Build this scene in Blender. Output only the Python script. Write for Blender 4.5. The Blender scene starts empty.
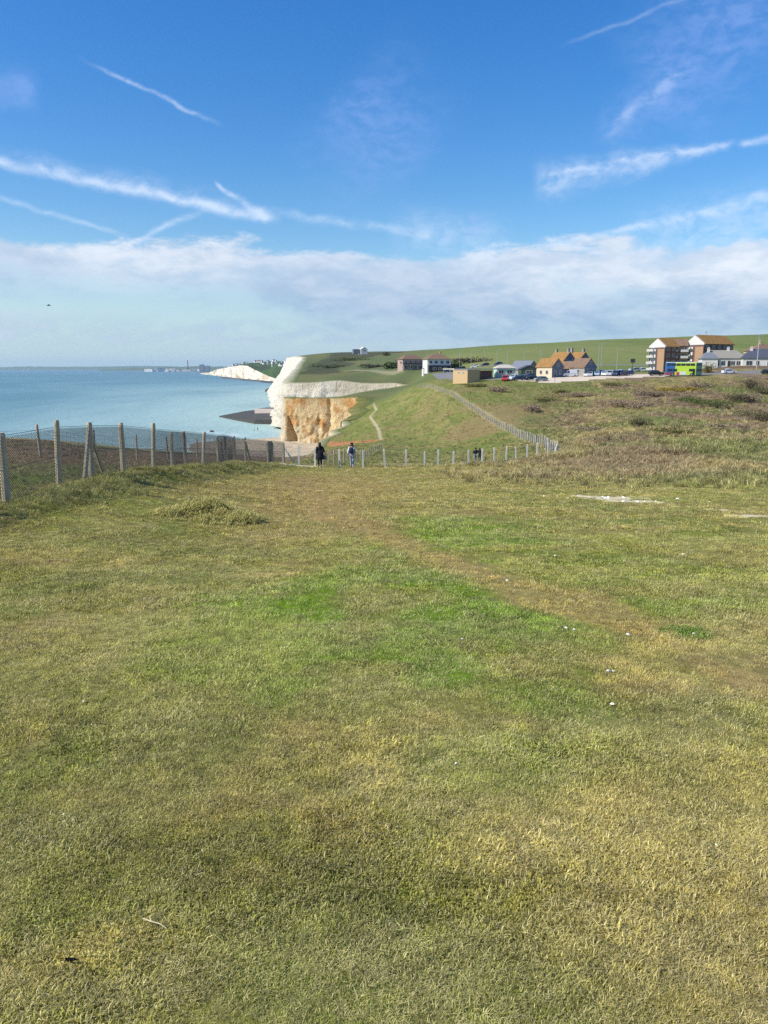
import bpy, bmesh, math, random
import numpy as np
from math import radians as R, sin, cos, pi
from mathutils import Vector, Matrix

random.seed(11)
RNG = np.random.default_rng(7)
S = bpy.context.scene
COL = S.collection

# ------------------------------------------------------------------ camera geometry
E = 34.0                      # eye height above the sea (m)
F = 770.0                     # focal length in pixels of a 768 x 1024 frame
PITCH = R(10.62)
CP, SP = cos(PITCH), sin(PITCH)
SUN_AZ = R(-110.0)            # direction TO the sun measured from +Y towards +X
SUN_EL = R(41.0)


def pt(px, py, Y):
    xr = (px - 384.0) / F
    yr = (512.0 - py) / F
    t = Y / (CP + yr * SP)
    return xr * t, Y, E + (-SP + yr * CP) * t


def px_x(px, Y, py=400):
    return pt(px, py, Y)[0]


# ------------------------------------------------------------------ numpy noise
def _h(ix, iy, seed):
    n = (ix.astype(np.int64) * 374761393 + iy.astype(np.int64) * 668265263 + seed * 974711) & 0x7fffffff
    n = ((n ^ (n >> 13)) * 1274126177) & 0x7fffffff
    n = n ^ (n >> 16)
    return (n & 0xffff) / 65535.0


def vnoise(x, y, seed=0):
    x = np.asarray(x, float); y = np.asarray(y, float)
    ix = np.floor(x); iy = np.floor(y)
    fx = x - ix; fy = y - iy
    fx = fx * fx * (3 - 2 * fx); fy = fy * fy * (3 - 2 * fy)
    a = _h(ix, iy, seed); b = _h(ix + 1, iy, seed)
    c = _h(ix, iy + 1, seed); d = _h(ix + 1, iy + 1, seed)
    return (a * (1 - fx) + b * fx) * (1 - fy) + (c * (1 - fx) + d * fx) * fy


def fbm(x, y, o=4, seed=0, g=0.5):
    s = 0; a = 1; t = 0
    for k in range(o):
        s = s + a * vnoise(np.asarray(x) * 2 ** k + 17.3 * k, np.asarray(y) * 2 ** k - 9.1 * k, seed + k)
        t += a; a *= g
    return s / t


def sstep(a, b, x):
    t = np.clip((np.asarray(x, float) - a) / (b - a), 0, 1)
    return t * t * (3 - 2 * t)


# ------------------------------------------------------------------ terrain
CTRL = []
def plane(px, Y):
    CTRL.append((px_x(px, Y), Y, E - 1.6 - 0.094 * Y))
for Y in (0.6, 2, 5, 10, 16, 24):
    for px in (-400, 0, 384, 768, 1150):
        if px <= 0 and Y > 11: continue
        plane(px, Y)
for px, Y in ((384, 34), (500, 34), (620, 34), (768, 34), (384, 44), (470, 44), (250, 24), (280, 34), (200, 16), (300, 44)):
    plane(px, Y)
PIX = [
 # fence line on the left and the land beyond it
 (0,506,15),(53,489,17.4),(122,476,22),(172,469,27.2),(211,466,33.4),(240,464,40),(283,463,50),
 (0,475,22),(0,455,30),(0,440,38),(60,462,27),(60,443,44),(110,460,35),(110,447,53),(190,460,48),(190,452,75),
 (240,456,92),(285,459,80),(285,458,112),(-120,440,36),(-300,450,30),(-300,520,14),
 # front fence
 (320,467,50),(363,468,51),(405,468,53),(470,466,58),(520,463,63),(557,457.5,68),
 # coombe
 (320,464,65),(300,456,150),(315,449,190),(322,440,215),(345,461,80),(345,454,120),(345,448,150),(343,441,200),
 (345,425,258),(352,412,290),(358,397.5,325),(340,397.5,333),(310,397.5,335),(286,398,338),
 (340,398,372),(310,398.5,366),(385,397,325),(385,392,368),(405,388,375),(410,385,415),
 (385,466,80),(385,456,115),(385,447,145),(383,438,178),(382,426,210),(382,411,260),
 (340,381,428),(400,383.5,415),(300,383,436),(283,383,441),
 (291,374,600),(298,366,800),(305,357.3,990),(289,357.5,1150),(405,370,478),(425,370,475),(412,373.5,462),(428,373.5,412),(450,371.5,415),
 # middle
 (410,466,80),(410,460,105),(410,452,130),(410,441,160),(410,426,195),(410,411,225),(410,397,258),(410,388,295),(410,385,340),(412,377.5,445),
 (430,466,75),(430,461,95),(430,454,118),(430,444,145),(430,430,172),(430,414,200),(430,401,222),(430,390,243),(430,384,266),(430,381,300),
 (450,466,75),(450,461,92),(450,453,115),(450,440,143),(450,423,171),(450,406,197),(450,394.5,216),(450,386,242),(452,381,266),
 (477,466,75),(477,463.6,87),(477,454,107),(477,441,130),(477,427,152),(477,413,172),(477,401,194),(477,391,216),(477,383,240),
 (511,455,82),(511,444,105),(511,433,127),(511,420,150),(511,407,174),(511,396,200),(511,387,224),(511,381,243),
 (557,449,85),(557,441,104),(557,429,130),(557,417,155),(557,406,180),(557,396,205),(557,387,228),(557,380.5,243),
 (600,456,63),(600,437,100),(600,425,125),(600,413,150),(600,403,175),(600,394,200),(600,386,222),(600,378.5,243),
 (640,455,60),(640,439,87),(640,420,125),(640,401,168),(640,388,210),(640,379,240),
 (440,379,330),(440,373.5,390),(440,371.5,420),(420,380,370),(415,370,480),
 (768,470,40),(768,440,80),(768,412,145),(768,392,195),(768,380,228),(750,374,246),
 (1000,440,80),(1000,410,150),(1000,380,230),(1200,400,150),(1200,370,260),
 # car park, houses and road
 (600,376,254),(650,375.5,252),(690,375,252),(560,376.5,260),(590,374,275),(650,371.5,300),(690,370,300),
 (735,367.5,272),(768,367.5,272),(720,366.5,300),(768,366,310),(860,366,280),
 (480,366.5,390),(540,367,335),(600,366,335),(660,366,345),(760,362,350),
 # hill behind
 (500,360,450),(600,358,450),(700,356,450),(768,352,470),(1000,352,450),
 (480,346.5,950),(560,342.5,930),(600,340.5,920),(680,337,900),(768,334,900),(1000,328,900),(1250,330,900),
 (420,363,620),(420,350.5,1050),(380,352,1100),(345,352.5,1100),(345,365,750),(345,374,560),(380,378,480),
 (460,362,500),(320,354,1120),(320,372,640),(318,362,900),
 (345,360,1600),(420,358,1600),(500,354,1500),(600,350,1500),(768,345,1500),(1000,342,1500),
]
for p in PIX:
    CTRL.append(pt(*p))
CTRL = np.array(CTRL)


def _uv(x, y):
    r = np.maximum(np.hypot(x, y), 0.45)
    az = np.clip(np.arctan2(x, y), -0.85, 0.85)
    return az * 3.2, np.log(r), r


_cu, _cv, _cr = _uv(CTRL[:, 0], CTRL[:, 1])
_cg = (E - 1.6 - CTRL[:, 2]) / _cr
def _tps(d2):
    return 0.5 * d2 * np.log(d2 + 1e-12)
_n = len(_cu)
_K = _tps((_cu[:, None] - _cu) ** 2 + (_cv[:, None] - _cv) ** 2) + np.eye(_n) * 2e-4
_P = np.stack([np.ones(_n), _cu, _cv], 1)
_A = np.block([[_K, _P], [_P.T, np.zeros((3, 3))]])
_W = np.linalg.solve(_A, np.concatenate([_cg, np.zeros(3)]))


MOUNDS = [(-3.7, 15.7, .55, .4, .16), (-3.0, 15.4, .45, .3, .12), (-4.4, 15.4, .4, .3, .05)]


def land_z(x, y):
    x = np.atleast_1d(np.asarray(x, float)); y = np.atleast_1d(np.asarray(y, float))
    u, v, r = _uv(x, y)
    out = np.empty(x.shape)
    fx, fu, fv = x.ravel(), u.ravel(), v.ravel()
    o = out.ravel()
    for i in range(0, len(fx), 40000):
        s = slice(i, i + 40000)
        d2 = (fu[s, None] - _cu) ** 2 + (fv[s, None] - _cv) ** 2
        o[s] = _tps(d2) @ _W[:_n] + _W[_n] + _W[_n + 1] * fu[s] + _W[_n + 2] * fv[s]
    g = o.reshape(x.shape)
    z = E - 1.6 - g * np.minimum(r, 2600)
    # relief
    rough = sstep(22, 60, y) * (0.25 + 0.75 * sstep(-5, 12, x)) * (1 - sstep(215, 240, y)) * (1 - .75 * sstep(110, 190, y) * sstep(.3, .12, x / np.maximum(y, 1)))
    z = z + 0.03 * (fbm(x * 1.1, y * 1.1, 3, 5) - .5) * sstep(1.5, 5, r)
    z = z + rough * 0.55 * (fbm(x * .33, y * .33, 4, 21) - .5)
    z = z + rough * 1.1 * (fbm(x * .06, y * .06, 3, 31) - .5)
    z = z + sstep(450, 700, r) * 3.0 * (fbm(x * .012, y * .012, 3, 41) - .5)
    # low bank along the fence on the left
    bank = np.exp(-((x + 6.9 + 0.5 * (vnoise(y * .8, y * 0, 3) - .5)) / 0.55) ** 2) * sstep(6, 12, y) * (1 - sstep(36, 44, y))
    z = z + bank * (0.07 + 0.16 * vnoise(y * .7, x * 0, 9))
    for mx_, my_, rx_, ry_, h_ in MOUNDS:
        z = z + h_ * np.exp(-((x - mx_) / rx_) ** 2 - ((y - my_) / ry_) ** 2) * (.5 + vnoise(x * 3.1, y * 3.1, 15))
    return z


def gz(x, y):
    return float(land_z(x, y)[0])


def hit(px, py, lo=0.8, hi=900):
    """first point where the photo's ray meets the land"""
    Y = np.exp(np.linspace(math.log(lo), math.log(hi), 2600))
    xr = (px - 384.0) / F; yr = (512.0 - py) / F
    t = Y / (CP + yr * SP)
    X = xr * t; Z = E + (-SP + yr * CP) * t
    b = np.nonzero(Z < land_z(X, Y))[0]
    i = b[0] if len(b) else len(Y) - 1
    return float(X[i]), float(Y[i])


# coast: top edge of the cliffs, outward offset of the foot, cliff number
COAST = [(-24,-300,6,0),(-22,-50,6,0),(-19.5,10,6,0),(-19.5,38,6,0),(-19.5,53,5,0),(-18.5,75,5,0),(-17,92,5,0),(-14.5,112,5,0),
 (-15,150,5,0),(-17,190,5,0),(-17.5,215,4,0),(-14.2,230,4,0),(-16.6,242,4,0),(-12.6,256,4,0),(-14.4,268,4,1),(-11.0,282,4,1),(-13.2,294,4,1),(-9.6,310,3,1),(-11.2,318,3,1),(-9.8,326,3,1),
 (-16,330,4,1),(-25,333,5,1),(-36,334,4,1),(-42.6,337,1.5,1),(-44.5,349,2.5,1),
 (-36,372,2,0),(-20,380,2,0),(0,393,2,0),(8,401,2,0),(10,408,2,0),
 (7,415,3,2),(-8,423,5,2),(-25,428,6,2),(-42,432,6,2),(-54,436,6,2),(-57.5,441,6,2),
 (-63,510,10,2),(-72.5,600,15,2),(-81,700,20,2),(-89.5,800,27,2),(-97,900,36,2),(-103,990,44,2),(-120,1060,38,2),(-142,1150,28,2),(-140,1200,24,2),
 (-80,1400,20,0),(100,2100,20,0),(400,2900,20,0)]
_poly = np.array([(c[0], c[1]) for c in COAST] + [(3500, 2900), (3500, -3000), (-24, -3000)])


def inside(x, y):
    x = np.asarray(x, float); y = np.asarray(y, float)
    c = np.zeros(x.shape, bool)
    n = len(_poly)
    for i in range(n):
        x1, y1 = _poly[i]; x2, y2 = _poly[(i + 1) % n]
        if y1 == y2: continue
        m = ((y1 > y) != (y2 > y)) & (x < (x2 - x1) * (y - y1) / (y2 - y1) + x1)
        c ^= m
    return c


def seg_dist(x, y, pts):
    d = np.full(np.shape(x), 1e9)
    for (x1, y1), (x2, y2) in zip(pts[:-1], pts[1:]):
        dx, dy = x2 - x1, y2 - y1
        t = np.clip(((x - x1) * dx + (y - y1) * dy) / (dx * dx + dy * dy + 1e-12), 0, 1)
        d = np.minimum(d, np.hypot(x - x1 - t * dx, y - y1 - t * dy))
    return d


def coast_dist(x, y):
    return seg_dist(x, y, [(c[0], c[1]) for c in COAST])


# ------------------------------------------------------------------ materials
MATS = {}
def lin(r, g, b):
    f = lambda c: (c / 255) / 12.92 if c / 255 <= .04045 else ((c / 255 + .055) / 1.055) ** 2.4
    return (f(r), f(g), f(b))


class NT:
    """small helper to write node graphs"""
    def __init__(s, tree):
        s.t = tree; s.n = tree.nodes; s.l = tree.links
    def new(s, kind, **kw):
        n = s.n.new(kind)
        for k, v in kw.items(): setattr(n, k, v)
        return n
    def put(s, sock, v):
        if isinstance(v, bpy.types.NodeSocket): s.l.new(v, sock)
        elif isinstance(v, (int, float)):
            try: sock.default_value = v
            except TypeError: sock.default_value = (v,) * len(sock.default_value)
        else:
            v = tuple(v)
            try: sock.default_value = v
            except Exception: sock.default_value = v + (1.0,)
    def m(s, op, a, b=None, c=None, clamp=False):
        n = s.new('ShaderNodeMath', operation=op); n.use_clamp = clamp
        s.put(n.inputs[0], a)
        if b is not None: s.put(n.inputs[1], b)
        if c is not None: s.put(n.inputs[2], c)
        return n.outputs[0]
    def vm(s, op, a, b=None, scale=None):
        n = s.new('ShaderNodeVectorMath', operation=op)
        s.put(n.inputs[0], a)
        if b is not None: s.put(n.inputs[1], b)
        if scale is not None: s.put(n.inputs['Scale'], scale)
        return n.outputs['Value'] if op in ('DOT_PRODUCT', 'LENGTH', 'DISTANCE') else n.outputs[0]
    def mix(s, f, a, b, mode='MIX'):
        n = s.new('ShaderNodeMix', data_type='RGBA', blend_type=mode)
        s.put(n.inputs['Factor'], f)
        s.put([i for i in n.inputs if i.name == 'A' and i.type == 'RGBA'][0], a)
        s.put([i for i in n.inputs if i.name == 'B' and i.type == 'RGBA'][0], b)
        return [o for o in n.outputs if o.type == 'RGBA'][0]
    def noise(s, vec, scale, detail=4, rough=.55, dist=0.0, dim='3D'):
        n = s.new('ShaderNodeTexNoise', noise_dimensions=dim)
        if vec is not None: s.put(n.inputs['Vector'], vec)
        n.inputs['Scale'].default_value = scale; n.inputs['Detail'].default_value = detail
        n.inputs['Roughness'].default_value = rough; n.inputs['Distortion'].default_value = dist
        return n.outputs['Fac']
    def ss(s, a, b, x):
        n = s.new('ShaderNodeMapRange', interpolation_type='SMOOTHSTEP')
        s.put(n.inputs['Value'], x); s.put(n.inputs['From Min'], a); s.put(n.inputs['From Max'], b)
        return n.outputs[0]
    def xyz(s, x, y, z):
        n = s.new('ShaderNodeCombineXYZ')
        for i, v in enumerate((x, y, z)): s.put(n.inputs[i], v)
        return n.outputs[0]
    def sep(s, v):
        n = s.new('ShaderNodeSeparateXYZ'); s.put(n.inputs[0], v); return n.outputs
    def bump(s, h, strength, dist):
        n = s.new('ShaderNodeBump'); s.put(n.inputs['Height'], h)
        n.inputs['Strength'].default_value = strength; n.inputs['Distance'].default_value = dist
        return n.outputs[0]
    def attr(s, name, kind='GEOMETRY'):
        n = s.new('ShaderNodeAttribute', attribute_name=name, attribute_type=kind); return n
    def objco(s):
        return s.new('ShaderNodeTexCoord').outputs['Object']


def new_mat(name):
    m = bpy.data.materials.new(name); m.use_nodes = True
    t = NT(m.node_tree)
    b = [n for n in t.n if n.type == 'BSDF_PRINCIPLED'][0]
    return m, t, b


def mat(name, col, rough=.7, var=.18, scale=6.0, metal=0.0, spec=.3, bump=0.0):
    """procedural material: colour with mottled wear"""
    if name in MATS: return MATS[name]
    m, t, b = new_mat(name)
    n = t.noise(t.objco(), scale, 5, .6)
    f = t.m('MULTIPLY_ADD', n, 2 * var, 1 - var)
    c = t.vm('SCALE', col, scale=f)
    t.put(b.inputs['Base Color'], c)
    b.inputs['Roughness'].default_value = rough
    b.inputs['Metallic'].default_value = metal
    b.inputs['Specular IOR Level'].default_value = spec
    if bump: t.put(b.inputs['Normal'], t.bump(n, bump, .05))
    MATS[name] = m
    return m


# ------------------------------------------------------------------ mesh building
class MB:
    def __init__(s):
        s.v = []; s.f = []
    def add(s, vs, fs, M=None):
        o = len(s.v)
        s.v += [tuple(M @ Vector(p)) for p in vs] if M is not None else [tuple(p) for p in vs]
        s.f += [tuple(i + o for i in f) for f in fs]
        return s
    def box(s, c, d, M=None, taper=1.0):
        x, y, z = d[0] / 2, d[1] / 2, d[2] / 2
        vs = [(c[0] + i * x * (taper if k > 0 else 1), c[1] + j * y * (taper if k > 0 else 1), c[2] + k * z)
              for k in (-1, 1) for i, j in ((-1, -1), (1, -1), (1, 1), (-1, 1))]
        return s.add(vs, [(3, 2, 1, 0), (4, 5, 6, 7), (0, 1, 5, 4), (1, 2, 6, 5), (2, 3, 7, 6), (3, 0, 4, 7)], M)
    def tube(s, pts, rad, n=8, cap=True):
        pts = [Vector(p) for p in pts]
        rad = rad if isinstance(rad, (list, tuple)) else [rad] * len(pts)
        o = len(s.v)
        for i, p in enumerate(pts):
            d = (pts[min(i + 1, len(pts) - 1)] - pts[max(i - 1, 0)]).normalized()
            a = d.cross(Vector((0, 0, 1)) if abs(d.z) < .95 else Vector((1, 0, 0))).normalized()
            b = d.cross(a).normalized()
            for k in range(n):
                t = 2 * pi * k / n
                s.v.append(tuple(p + (a * cos(t) + b * sin(t)) * rad[i]))
        for i in range(len(pts) - 1):
            for k in range(n):
                q = (k + 1) % n
                s.f.append((o + i * n + k, o + (i + 1) * n + k, o + (i + 1) * n + q, o + i * n + q))
        if cap:
            s.f.append(tuple(o + k for k in range(n)))
            s.f.append(tuple(o + (len(pts) - 1) * n + k for k in range(n - 1, -1, -1)))
        return s
    def prism(s, prof, a0, a1, axis='x', M=None):
        """profile (list of 2-tuples) extruded along an axis"""
        n = len(prof)
        def P(p, a):
            return (a, p[0], p[1]) if axis == 'x' else (p[0], a, p[1]) if axis == 'y' else (p[0], p[1], a)
        vs = [P(p, a0) for p in prof] + [P(p, a1) for p in prof]
        fs = [tuple(range(n - 1, -1, -1)), tuple(range(n, 2 * n))]
        fs += [(i, (i + 1) % n, n + (i + 1) % n, n + i) for i in range(n)]
        return s.add(vs, fs, M)
    def rings(s, rings, cap=True):
        o = len(s.v); n = len(rings[0])
        for r in rings: s.v += [tuple(p) for p in r]
        for i in range(len(rings) - 1):
            for k in range(n):
                q = (k + 1) % n
                s.f.append((o + i * n + k, o + i * n + q, o + (i + 1) * n + q, o + (i + 1) * n + k))
        if cap:
            s.f.append(tuple(o + k for k in range(n - 1, -1, -1)))
            s.f.append(tuple(o + (len(rings) - 1) * n + k for k in range(n)))
        return s
    def build(s, name, m, parent=None, loc=(0, 0, 0), smooth=False, bevel=0):
        me = bpy.data.meshes.new(name)
        me.from_pydata(s.v, [], s.f)
        bm = bmesh.new(); bm.from_mesh(me)
        bmesh.ops.recalc_face_normals(bm, faces=bm.faces[:])
        if bevel:
            bmesh.ops.bevel(bm, geom=bm.edges[:], offset=bevel, segments=1, affect='EDGES', clamp_overlap=True)
        bm.to_mesh(me); bm.free()
        if smooth: me.polygons.foreach_set('use_smooth', [True] * len(me.polygons))
        if m: me.materials.append(m)
        o = bpy.data.objects.new(name, me); COL.objects.link(o)
        o.location = loc
        if parent: o.parent = parent
        return o


def np_mesh(name, v, f, m=None, smooth=True, cols=None):
    me = bpy.data.meshes.new(name)
    v = np.asarray(v, np.float32); f = np.asarray(f, np.int32)
    me.vertices.add(len(v)); me.vertices.foreach_set('co', v.ravel())
    k = f.shape[1]
    me.loops.add(f.size); me.loops.foreach_set('vertex_index', f.ravel())
    me.polygons.add(len(f)); me.polygons.foreach_set('loop_start', np.arange(0, f.size, k, dtype=np.int32))
    me.update(calc_edges=True)
    if smooth: me.polygons.foreach_set('use_smooth', np.ones(len(f), bool))
    if cols is not None:
        a = me.color_attributes.new('col', 'FLOAT_COLOR', 'POINT')
        c = np.ones((len(v), 4), np.float32); c[:, :3] = cols
        a.data.foreach_set('color', c.ravel())
    me.validate()
    if m: me.materials.append(m)
    o = bpy.data.objects.new(name, me); COL.objects.link(o)
    return o


def tag(o, label=None, cat=None, group=None, kind=None):
    if label: o['label'] = label
    if cat: o['category'] = cat
    if group: o['group'] = group
    if kind: o['kind'] = kind
    return o


def thing(name, loc, rz, label, cat, group=None):
    o = bpy.data.objects.new(name, None); COL.objects.link(o)
    o.empty_display_size = .3
    o.location = loc; o.rotation_euler = (0, 0, rz)
    return tag(o, label, cat, group)


def copy_tree(o, parent=None):
    c = o.copy(); COL.objects.link(c)
    if parent: c.parent = parent
    for ch in list(o.children): copy_tree(ch, c)
    return c
# ================================================================== GROUND
def C(*c): return np.array(lin(*c))

# photo positions turned into places on the land
PATH_W = [hit(300, 478), hit(345, 522), hit(450, 562), hit(560, 603), hit(660, 640), hit(768, 692), (5.2, 3.2)]
TRACK = [pt(370, 394.6, 335)[:2], hit(373, 403), hit(376.5, 410), hit(370, 416.5), hit(374, 422), hit(379, 431), hit(381, 440)]
SAND = [(hit(590, 496.5), .55, .30), (hit(606, 498.3), .95, .36), (hit(634, 501.3), .9, .22), (hit(754, 516), .5, .16), (hit(722, 510), .35, .10), (hit(668, 503), .6, .07)]
CHALK = [hit(286, 464), hit(300, 465.5), hit(318, 466.5)]
DIAG = [(557, 68), (544, 84), (530, 102), (511, 127), (492, 152), (478, 171), (464, 192), (450, 216), (434, 242), (424, 262)]
FENCEPATH = [hit(430, 478), hit(480, 471), hit(530, 466), hit(575, 455), hit(640, 448)]


def land_colour(x, y):
    x = np.asarray(x, float); y = np.asarray(y, float)
    r = np.hypot(x, y)
    n1 = fbm(x * .55, y * .55, 4, 101); n2 = fbm(x * 2.3, y * 2.3, 3, 111); n3 = fbm(x * .13, y * .13, 4, 121)
    n4 = fbm(x * 7.0, y * 7.0, 2, 131)
    dry = C(146, 136, 76); olive = C(124, 121, 56); green = C(104, 130, 28); straw = C(174, 156, 104); brown = C(134, 110, 70)
    def mix(a, b, f): return a + (b - a) * np.clip(f, 0, 1)[..., None]
    c = mix(np.broadcast_to(olive, x.shape + (3,)), dry, sstep(.38, .66, n1 * .6 + n2 * .4))
    c = mix(c, straw, .5 * sstep(.55, .75, n2) * sstep(.4, .6, n1))
    c = mix(c, C(112, 92, 62), .5 * sstep(.62, .74, fbm(x * 1.7, y * 1.7, 4, 603)) * sstep(30, 18, y))
    # lawn patches
    def ell(cx, cy, rx, ry, w=.35):
        d = np.hypot((x - cx) / rx, (y - cy) / ry) + (n1 - .5) * 1.1 + (n2 - .5) * .5
        return 1 - sstep(1 - w, 1 + w, d)
    c = mix(c, green, 1.0 * ell(.05, 6.6, 1.9, 2.6))
    c = mix(c, green, .8 * ell(.9, 12.6, 1.7, 3.6))
    c = mix(c, green, .35 * ell(3.8, 10.5, 2.4, 3.4))
    c = mix(c, green, .45 * ell(.55, 3.6, .55, .5))
    c = mix(c, green, .4 * ell(-3.9, 15.5, 2.0, 2.6))
    c = mix(c, green, .45 * ell(2.9, 7.1, .55, .4))
    c = mix(c, brown, .5 * ell(-.75, 2.75, .7, .5))
    c = mix(c, C(132, 118, 70), .55 * sstep(.5, .68, fbm(x * .9 + 7, y * .9, 4, 141)) * sstep(30, 20, y))
    c = mix(c, C(96, 112, 44), .5 * sstep(.52, .7, fbm(x * .8 - 3, y * .8, 4, 151)) * sstep(30, 20, y))
    c = mix(c, straw, .30 * ell(1.6, 3.0, .9, 1.2)); c = mix(c, straw, .3 * ell(-2.0, 5.6, 1.3, 1.5))
    # worn path that crosses the lawn
    pd = seg_dist(x, y, PATH_W) + (n1 - .5) * 1.0 + (n2 - .5) * .35
    wd = .16 + .022 * y
    pm = 1 - sstep(wd * .3, wd * 1.5, pd)
    c = mix(c, C(156, 133, 84), .8 * pm)
    c = mix(c, C(148, 124, 78), .7 * ell(-2.3, 26, 3.0, 12, .6))
    # trodden ground along the inner side of the fence
    far = sstep(24, 40, y)
    c = mix(c, C(134, 120, 66), .6 * far * sstep(.35, .6, n1))
    # scrub to the right and the coombe
    sc = sstep(24, 38, y - 4 * (n3 - .5) + .35 * np.minimum(x, 20)) * sstep(-6, 3, x) * sstep(0.05, 0.28, x / np.maximum(y, 1) + (y > 52) * .3)
    a1 = fbm(x * .09, y * .055, 4, 201); a2 = fbm(x * .3, y * .16, 4, 211); a3 = fbm(x * 1.2, y * .5, 3, 221)
    scrub = mix(np.broadcast_to(C(122, 117, 66), x.shape + (3,)), C(150, 132, 90), sstep(.40, .58, a2))
    scrub = mix(scrub, C(128, 104, 86), .85 * sstep(.50, .62, a1))
    scrub = mix(scrub, C(100, 112, 50), .7 * sstep(.54, .66, fbm(x * .07, y * .05, 4, 241)))
    scrub = mix(scrub, C(82, 84, 56), .6 * sstep(.55, .72, a3))
    c = mix(c, scrub, sc)
    # green coombe and pasture beyond the front fence
    beyond = sstep(54, 66, y) * (1 - sstep(.16, .26, x / np.maximum(y, 1)))
    past = mix(np.broadcast_to(C(108, 115, 54), x.shape + (3,)), C(124, 122, 66), sstep(.42, .62, a2))
    past = mix(past, C(84, 94, 42), .6 * sstep(.5, .66, a3))
    past = mix(past, C(146, 134, 82), .5 * sstep(.55, .7, fbm(x * .5 + 9, y * .25, 3, 261)))
    past = mix(past, C(136, 116, 78), .75 * sstep(.56, .68, fbm(x * .05, y * .035, 4, 251)))
    c = mix(c, past, beyond * .9)
    # brown ground on the seaward side of the left fence
    lf = sstep(-7.8, -8.6, x) * (1 - sstep(120, 180, y))
    lb = mix(np.broadcast_to(C(134, 112, 86), x.shape + (3,)), C(98, 108, 44), sstep(31, 20, y + (n1 - .5) * 9))
    lb = mix(lb, C(86, 66, 50), .6 * sstep(.5, .7, n2))
    c = mix(c, lb, lf)
    # red soil bank in the coombe
    red = (1 - sstep(1.2, 3.4, seg_dist(x, y, [hit(326, 443), hit(350, 443.5), hit(374, 441)]) + (a3 - .5) * 3))
    c = mix(c, C(176, 118, 78), .9 * red)
    tr = (1 - sstep(.2, .62, seg_dist(x, y, TRACK) + (a3 - .5) * .4))
    c = mix(c, C(176, 162, 128), .85 * tr)
    fp = 1 - sstep(.5, 1.8, seg_dist(x, y, FENCEPATH) + (a3 - .5) * 1.4)
    c = mix(c, C(146, 128, 84), .55 * fp)
    dgp = 1 - sstep(.5, 1.6, seg_dist(x, y, [(px_x(a_, b__, 420) + .9, b__) for a_, b__ in DIAG]) + (a3 - .5) * .9)
    c = mix(c, C(170, 154, 110), .55 * dgp)
    # pale chalk showing through
    for (sx, sy), rx, ry in SAND:
        d = np.hypot((x - sx) / rx, (y - sy) / (ry * 2.4)) + (n2 - .5) * 2.4 + (n4 - .5) * 1.2
        c = mix(c, C(212, 196, 156), .92 * (1 - sstep(.55, .85, d)))
    ch = 1 - sstep(.25, .6, seg_dist(x, y, CHALK) + (n2 - .5) * .5)
    c = mix(c, C(232, 218, 184), ch)
    # hill and far downs
    hl = sstep(285, 330, r)
    hill = mix(np.broadcast_to(C(110, 119, 62), x.shape + (3,)), C(120, 124, 70), sstep(.4, .6, fbm(x * .01, y * .004, 3, 301)))
    c = mix(c, hill, hl)
    hill = mix(hill, C(96, 108, 54), .5 * sstep(.5, .6, fbm(x * .03, y * .004, 3, 331)))
    c = mix(c, hill, hl)
    left = hl * sstep(.10, .02, x / np.maximum(y, 1))
    dark = mix(np.broadcast_to(C(94, 102, 62), x.shape + (3,)), C(106, 106, 64), sstep(.45, .62, fbm(x * .03, y * .012, 4, 311)))
    dark = mix(dark, C(66, 66, 48), .8 * sstep(.55, .66, fbm(x * .02, y * .006, 4, 321)))
    c = mix(c, dark, left)
    lane = 1 - sstep(2, 5, seg_dist(x, y, [hit(398, 373), hit(372, 370.5), hit(355, 370), hit(345, 371)]))
    c = mix(c, C(150, 140, 112), .7 * lane)
    return np.clip(c, 0, 1)


cols = np.concatenate([np.linspace(-pi, -1.1, 26)[:-1], np.linspace(-1.1, -.60, 50)[:-1],
                       np.arctan((np.arange(-80, 850, 1.15) - 384) / F * CP), np.linspace(.60, 1.1, 50)[1:], np.linspace(1.1, pi, 26)[1:-1]])
cols = np.unique(cols)
rows = np.exp(np.arange(math.log(.4), math.log(2900), .0145))
TH, RR = np.meshgrid(cols, rows)
GX, GY = np.sin(TH) * RR, np.cos(TH) * RR
LZ = land_z(GX, GY)
INS = inside(GX, GY)
CD = coast_dist(GX, GY)
beach = 2.6 - CD * .062 + 0.4 * (fbm(GX * .08, GY * .08, 3, 401) - .5)
beach = beach - sstep(352, 425, GY) * 4.5
GZ = np.where(INS, LZ, beach)
VB = np.stack([GX, GY, np.where(INS, 2.3, beach)], -1).reshape(-1, 3)
nr, nc = GX.shape
V = np.stack([GX, GY, GZ], -1).reshape(-1, 3)
idx = np.arange(nr * nc).reshape(nr, nc)
nxt = np.roll(idx, -1, 1)
Q = np.stack([idx[:-1], nxt[:-1], nxt[1:], idx[1:]], -1).reshape(-1, 4)[:, ::-1]
ins = INS.reshape(-1)
ninside = ins[Q].sum(1)
zq = V[:, 2][Q].max(1)
nearc = (CD.reshape(-1)[Q].min(1) < 9) & (V[:, 1][Q].mean(1) > 60) & (V[:, 1][Q].mean(1) < 460)
is_beach = ((ninside == 0) & (zq > -2.5)) | ((ninside > 0) & nearc)
is_land = ninside == 4
cx, cy = V[Q].mean(1)[:, 0], V[Q].mean(1)[:, 1]


def in_poly(px, py, poly):
    c = np.zeros(px.shape, bool)
    n = len(poly)
    for i in range(n):
        x1, y1 = poly[i]; x2, y2 = poly[(i + 1) % n]
        if y1 == y2: continue
        c ^= ((y1 > py) != (y2 > py)) & (px < (x2 - x1) * (py - y1) / (y2 - y1) + x1)
    return c


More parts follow.
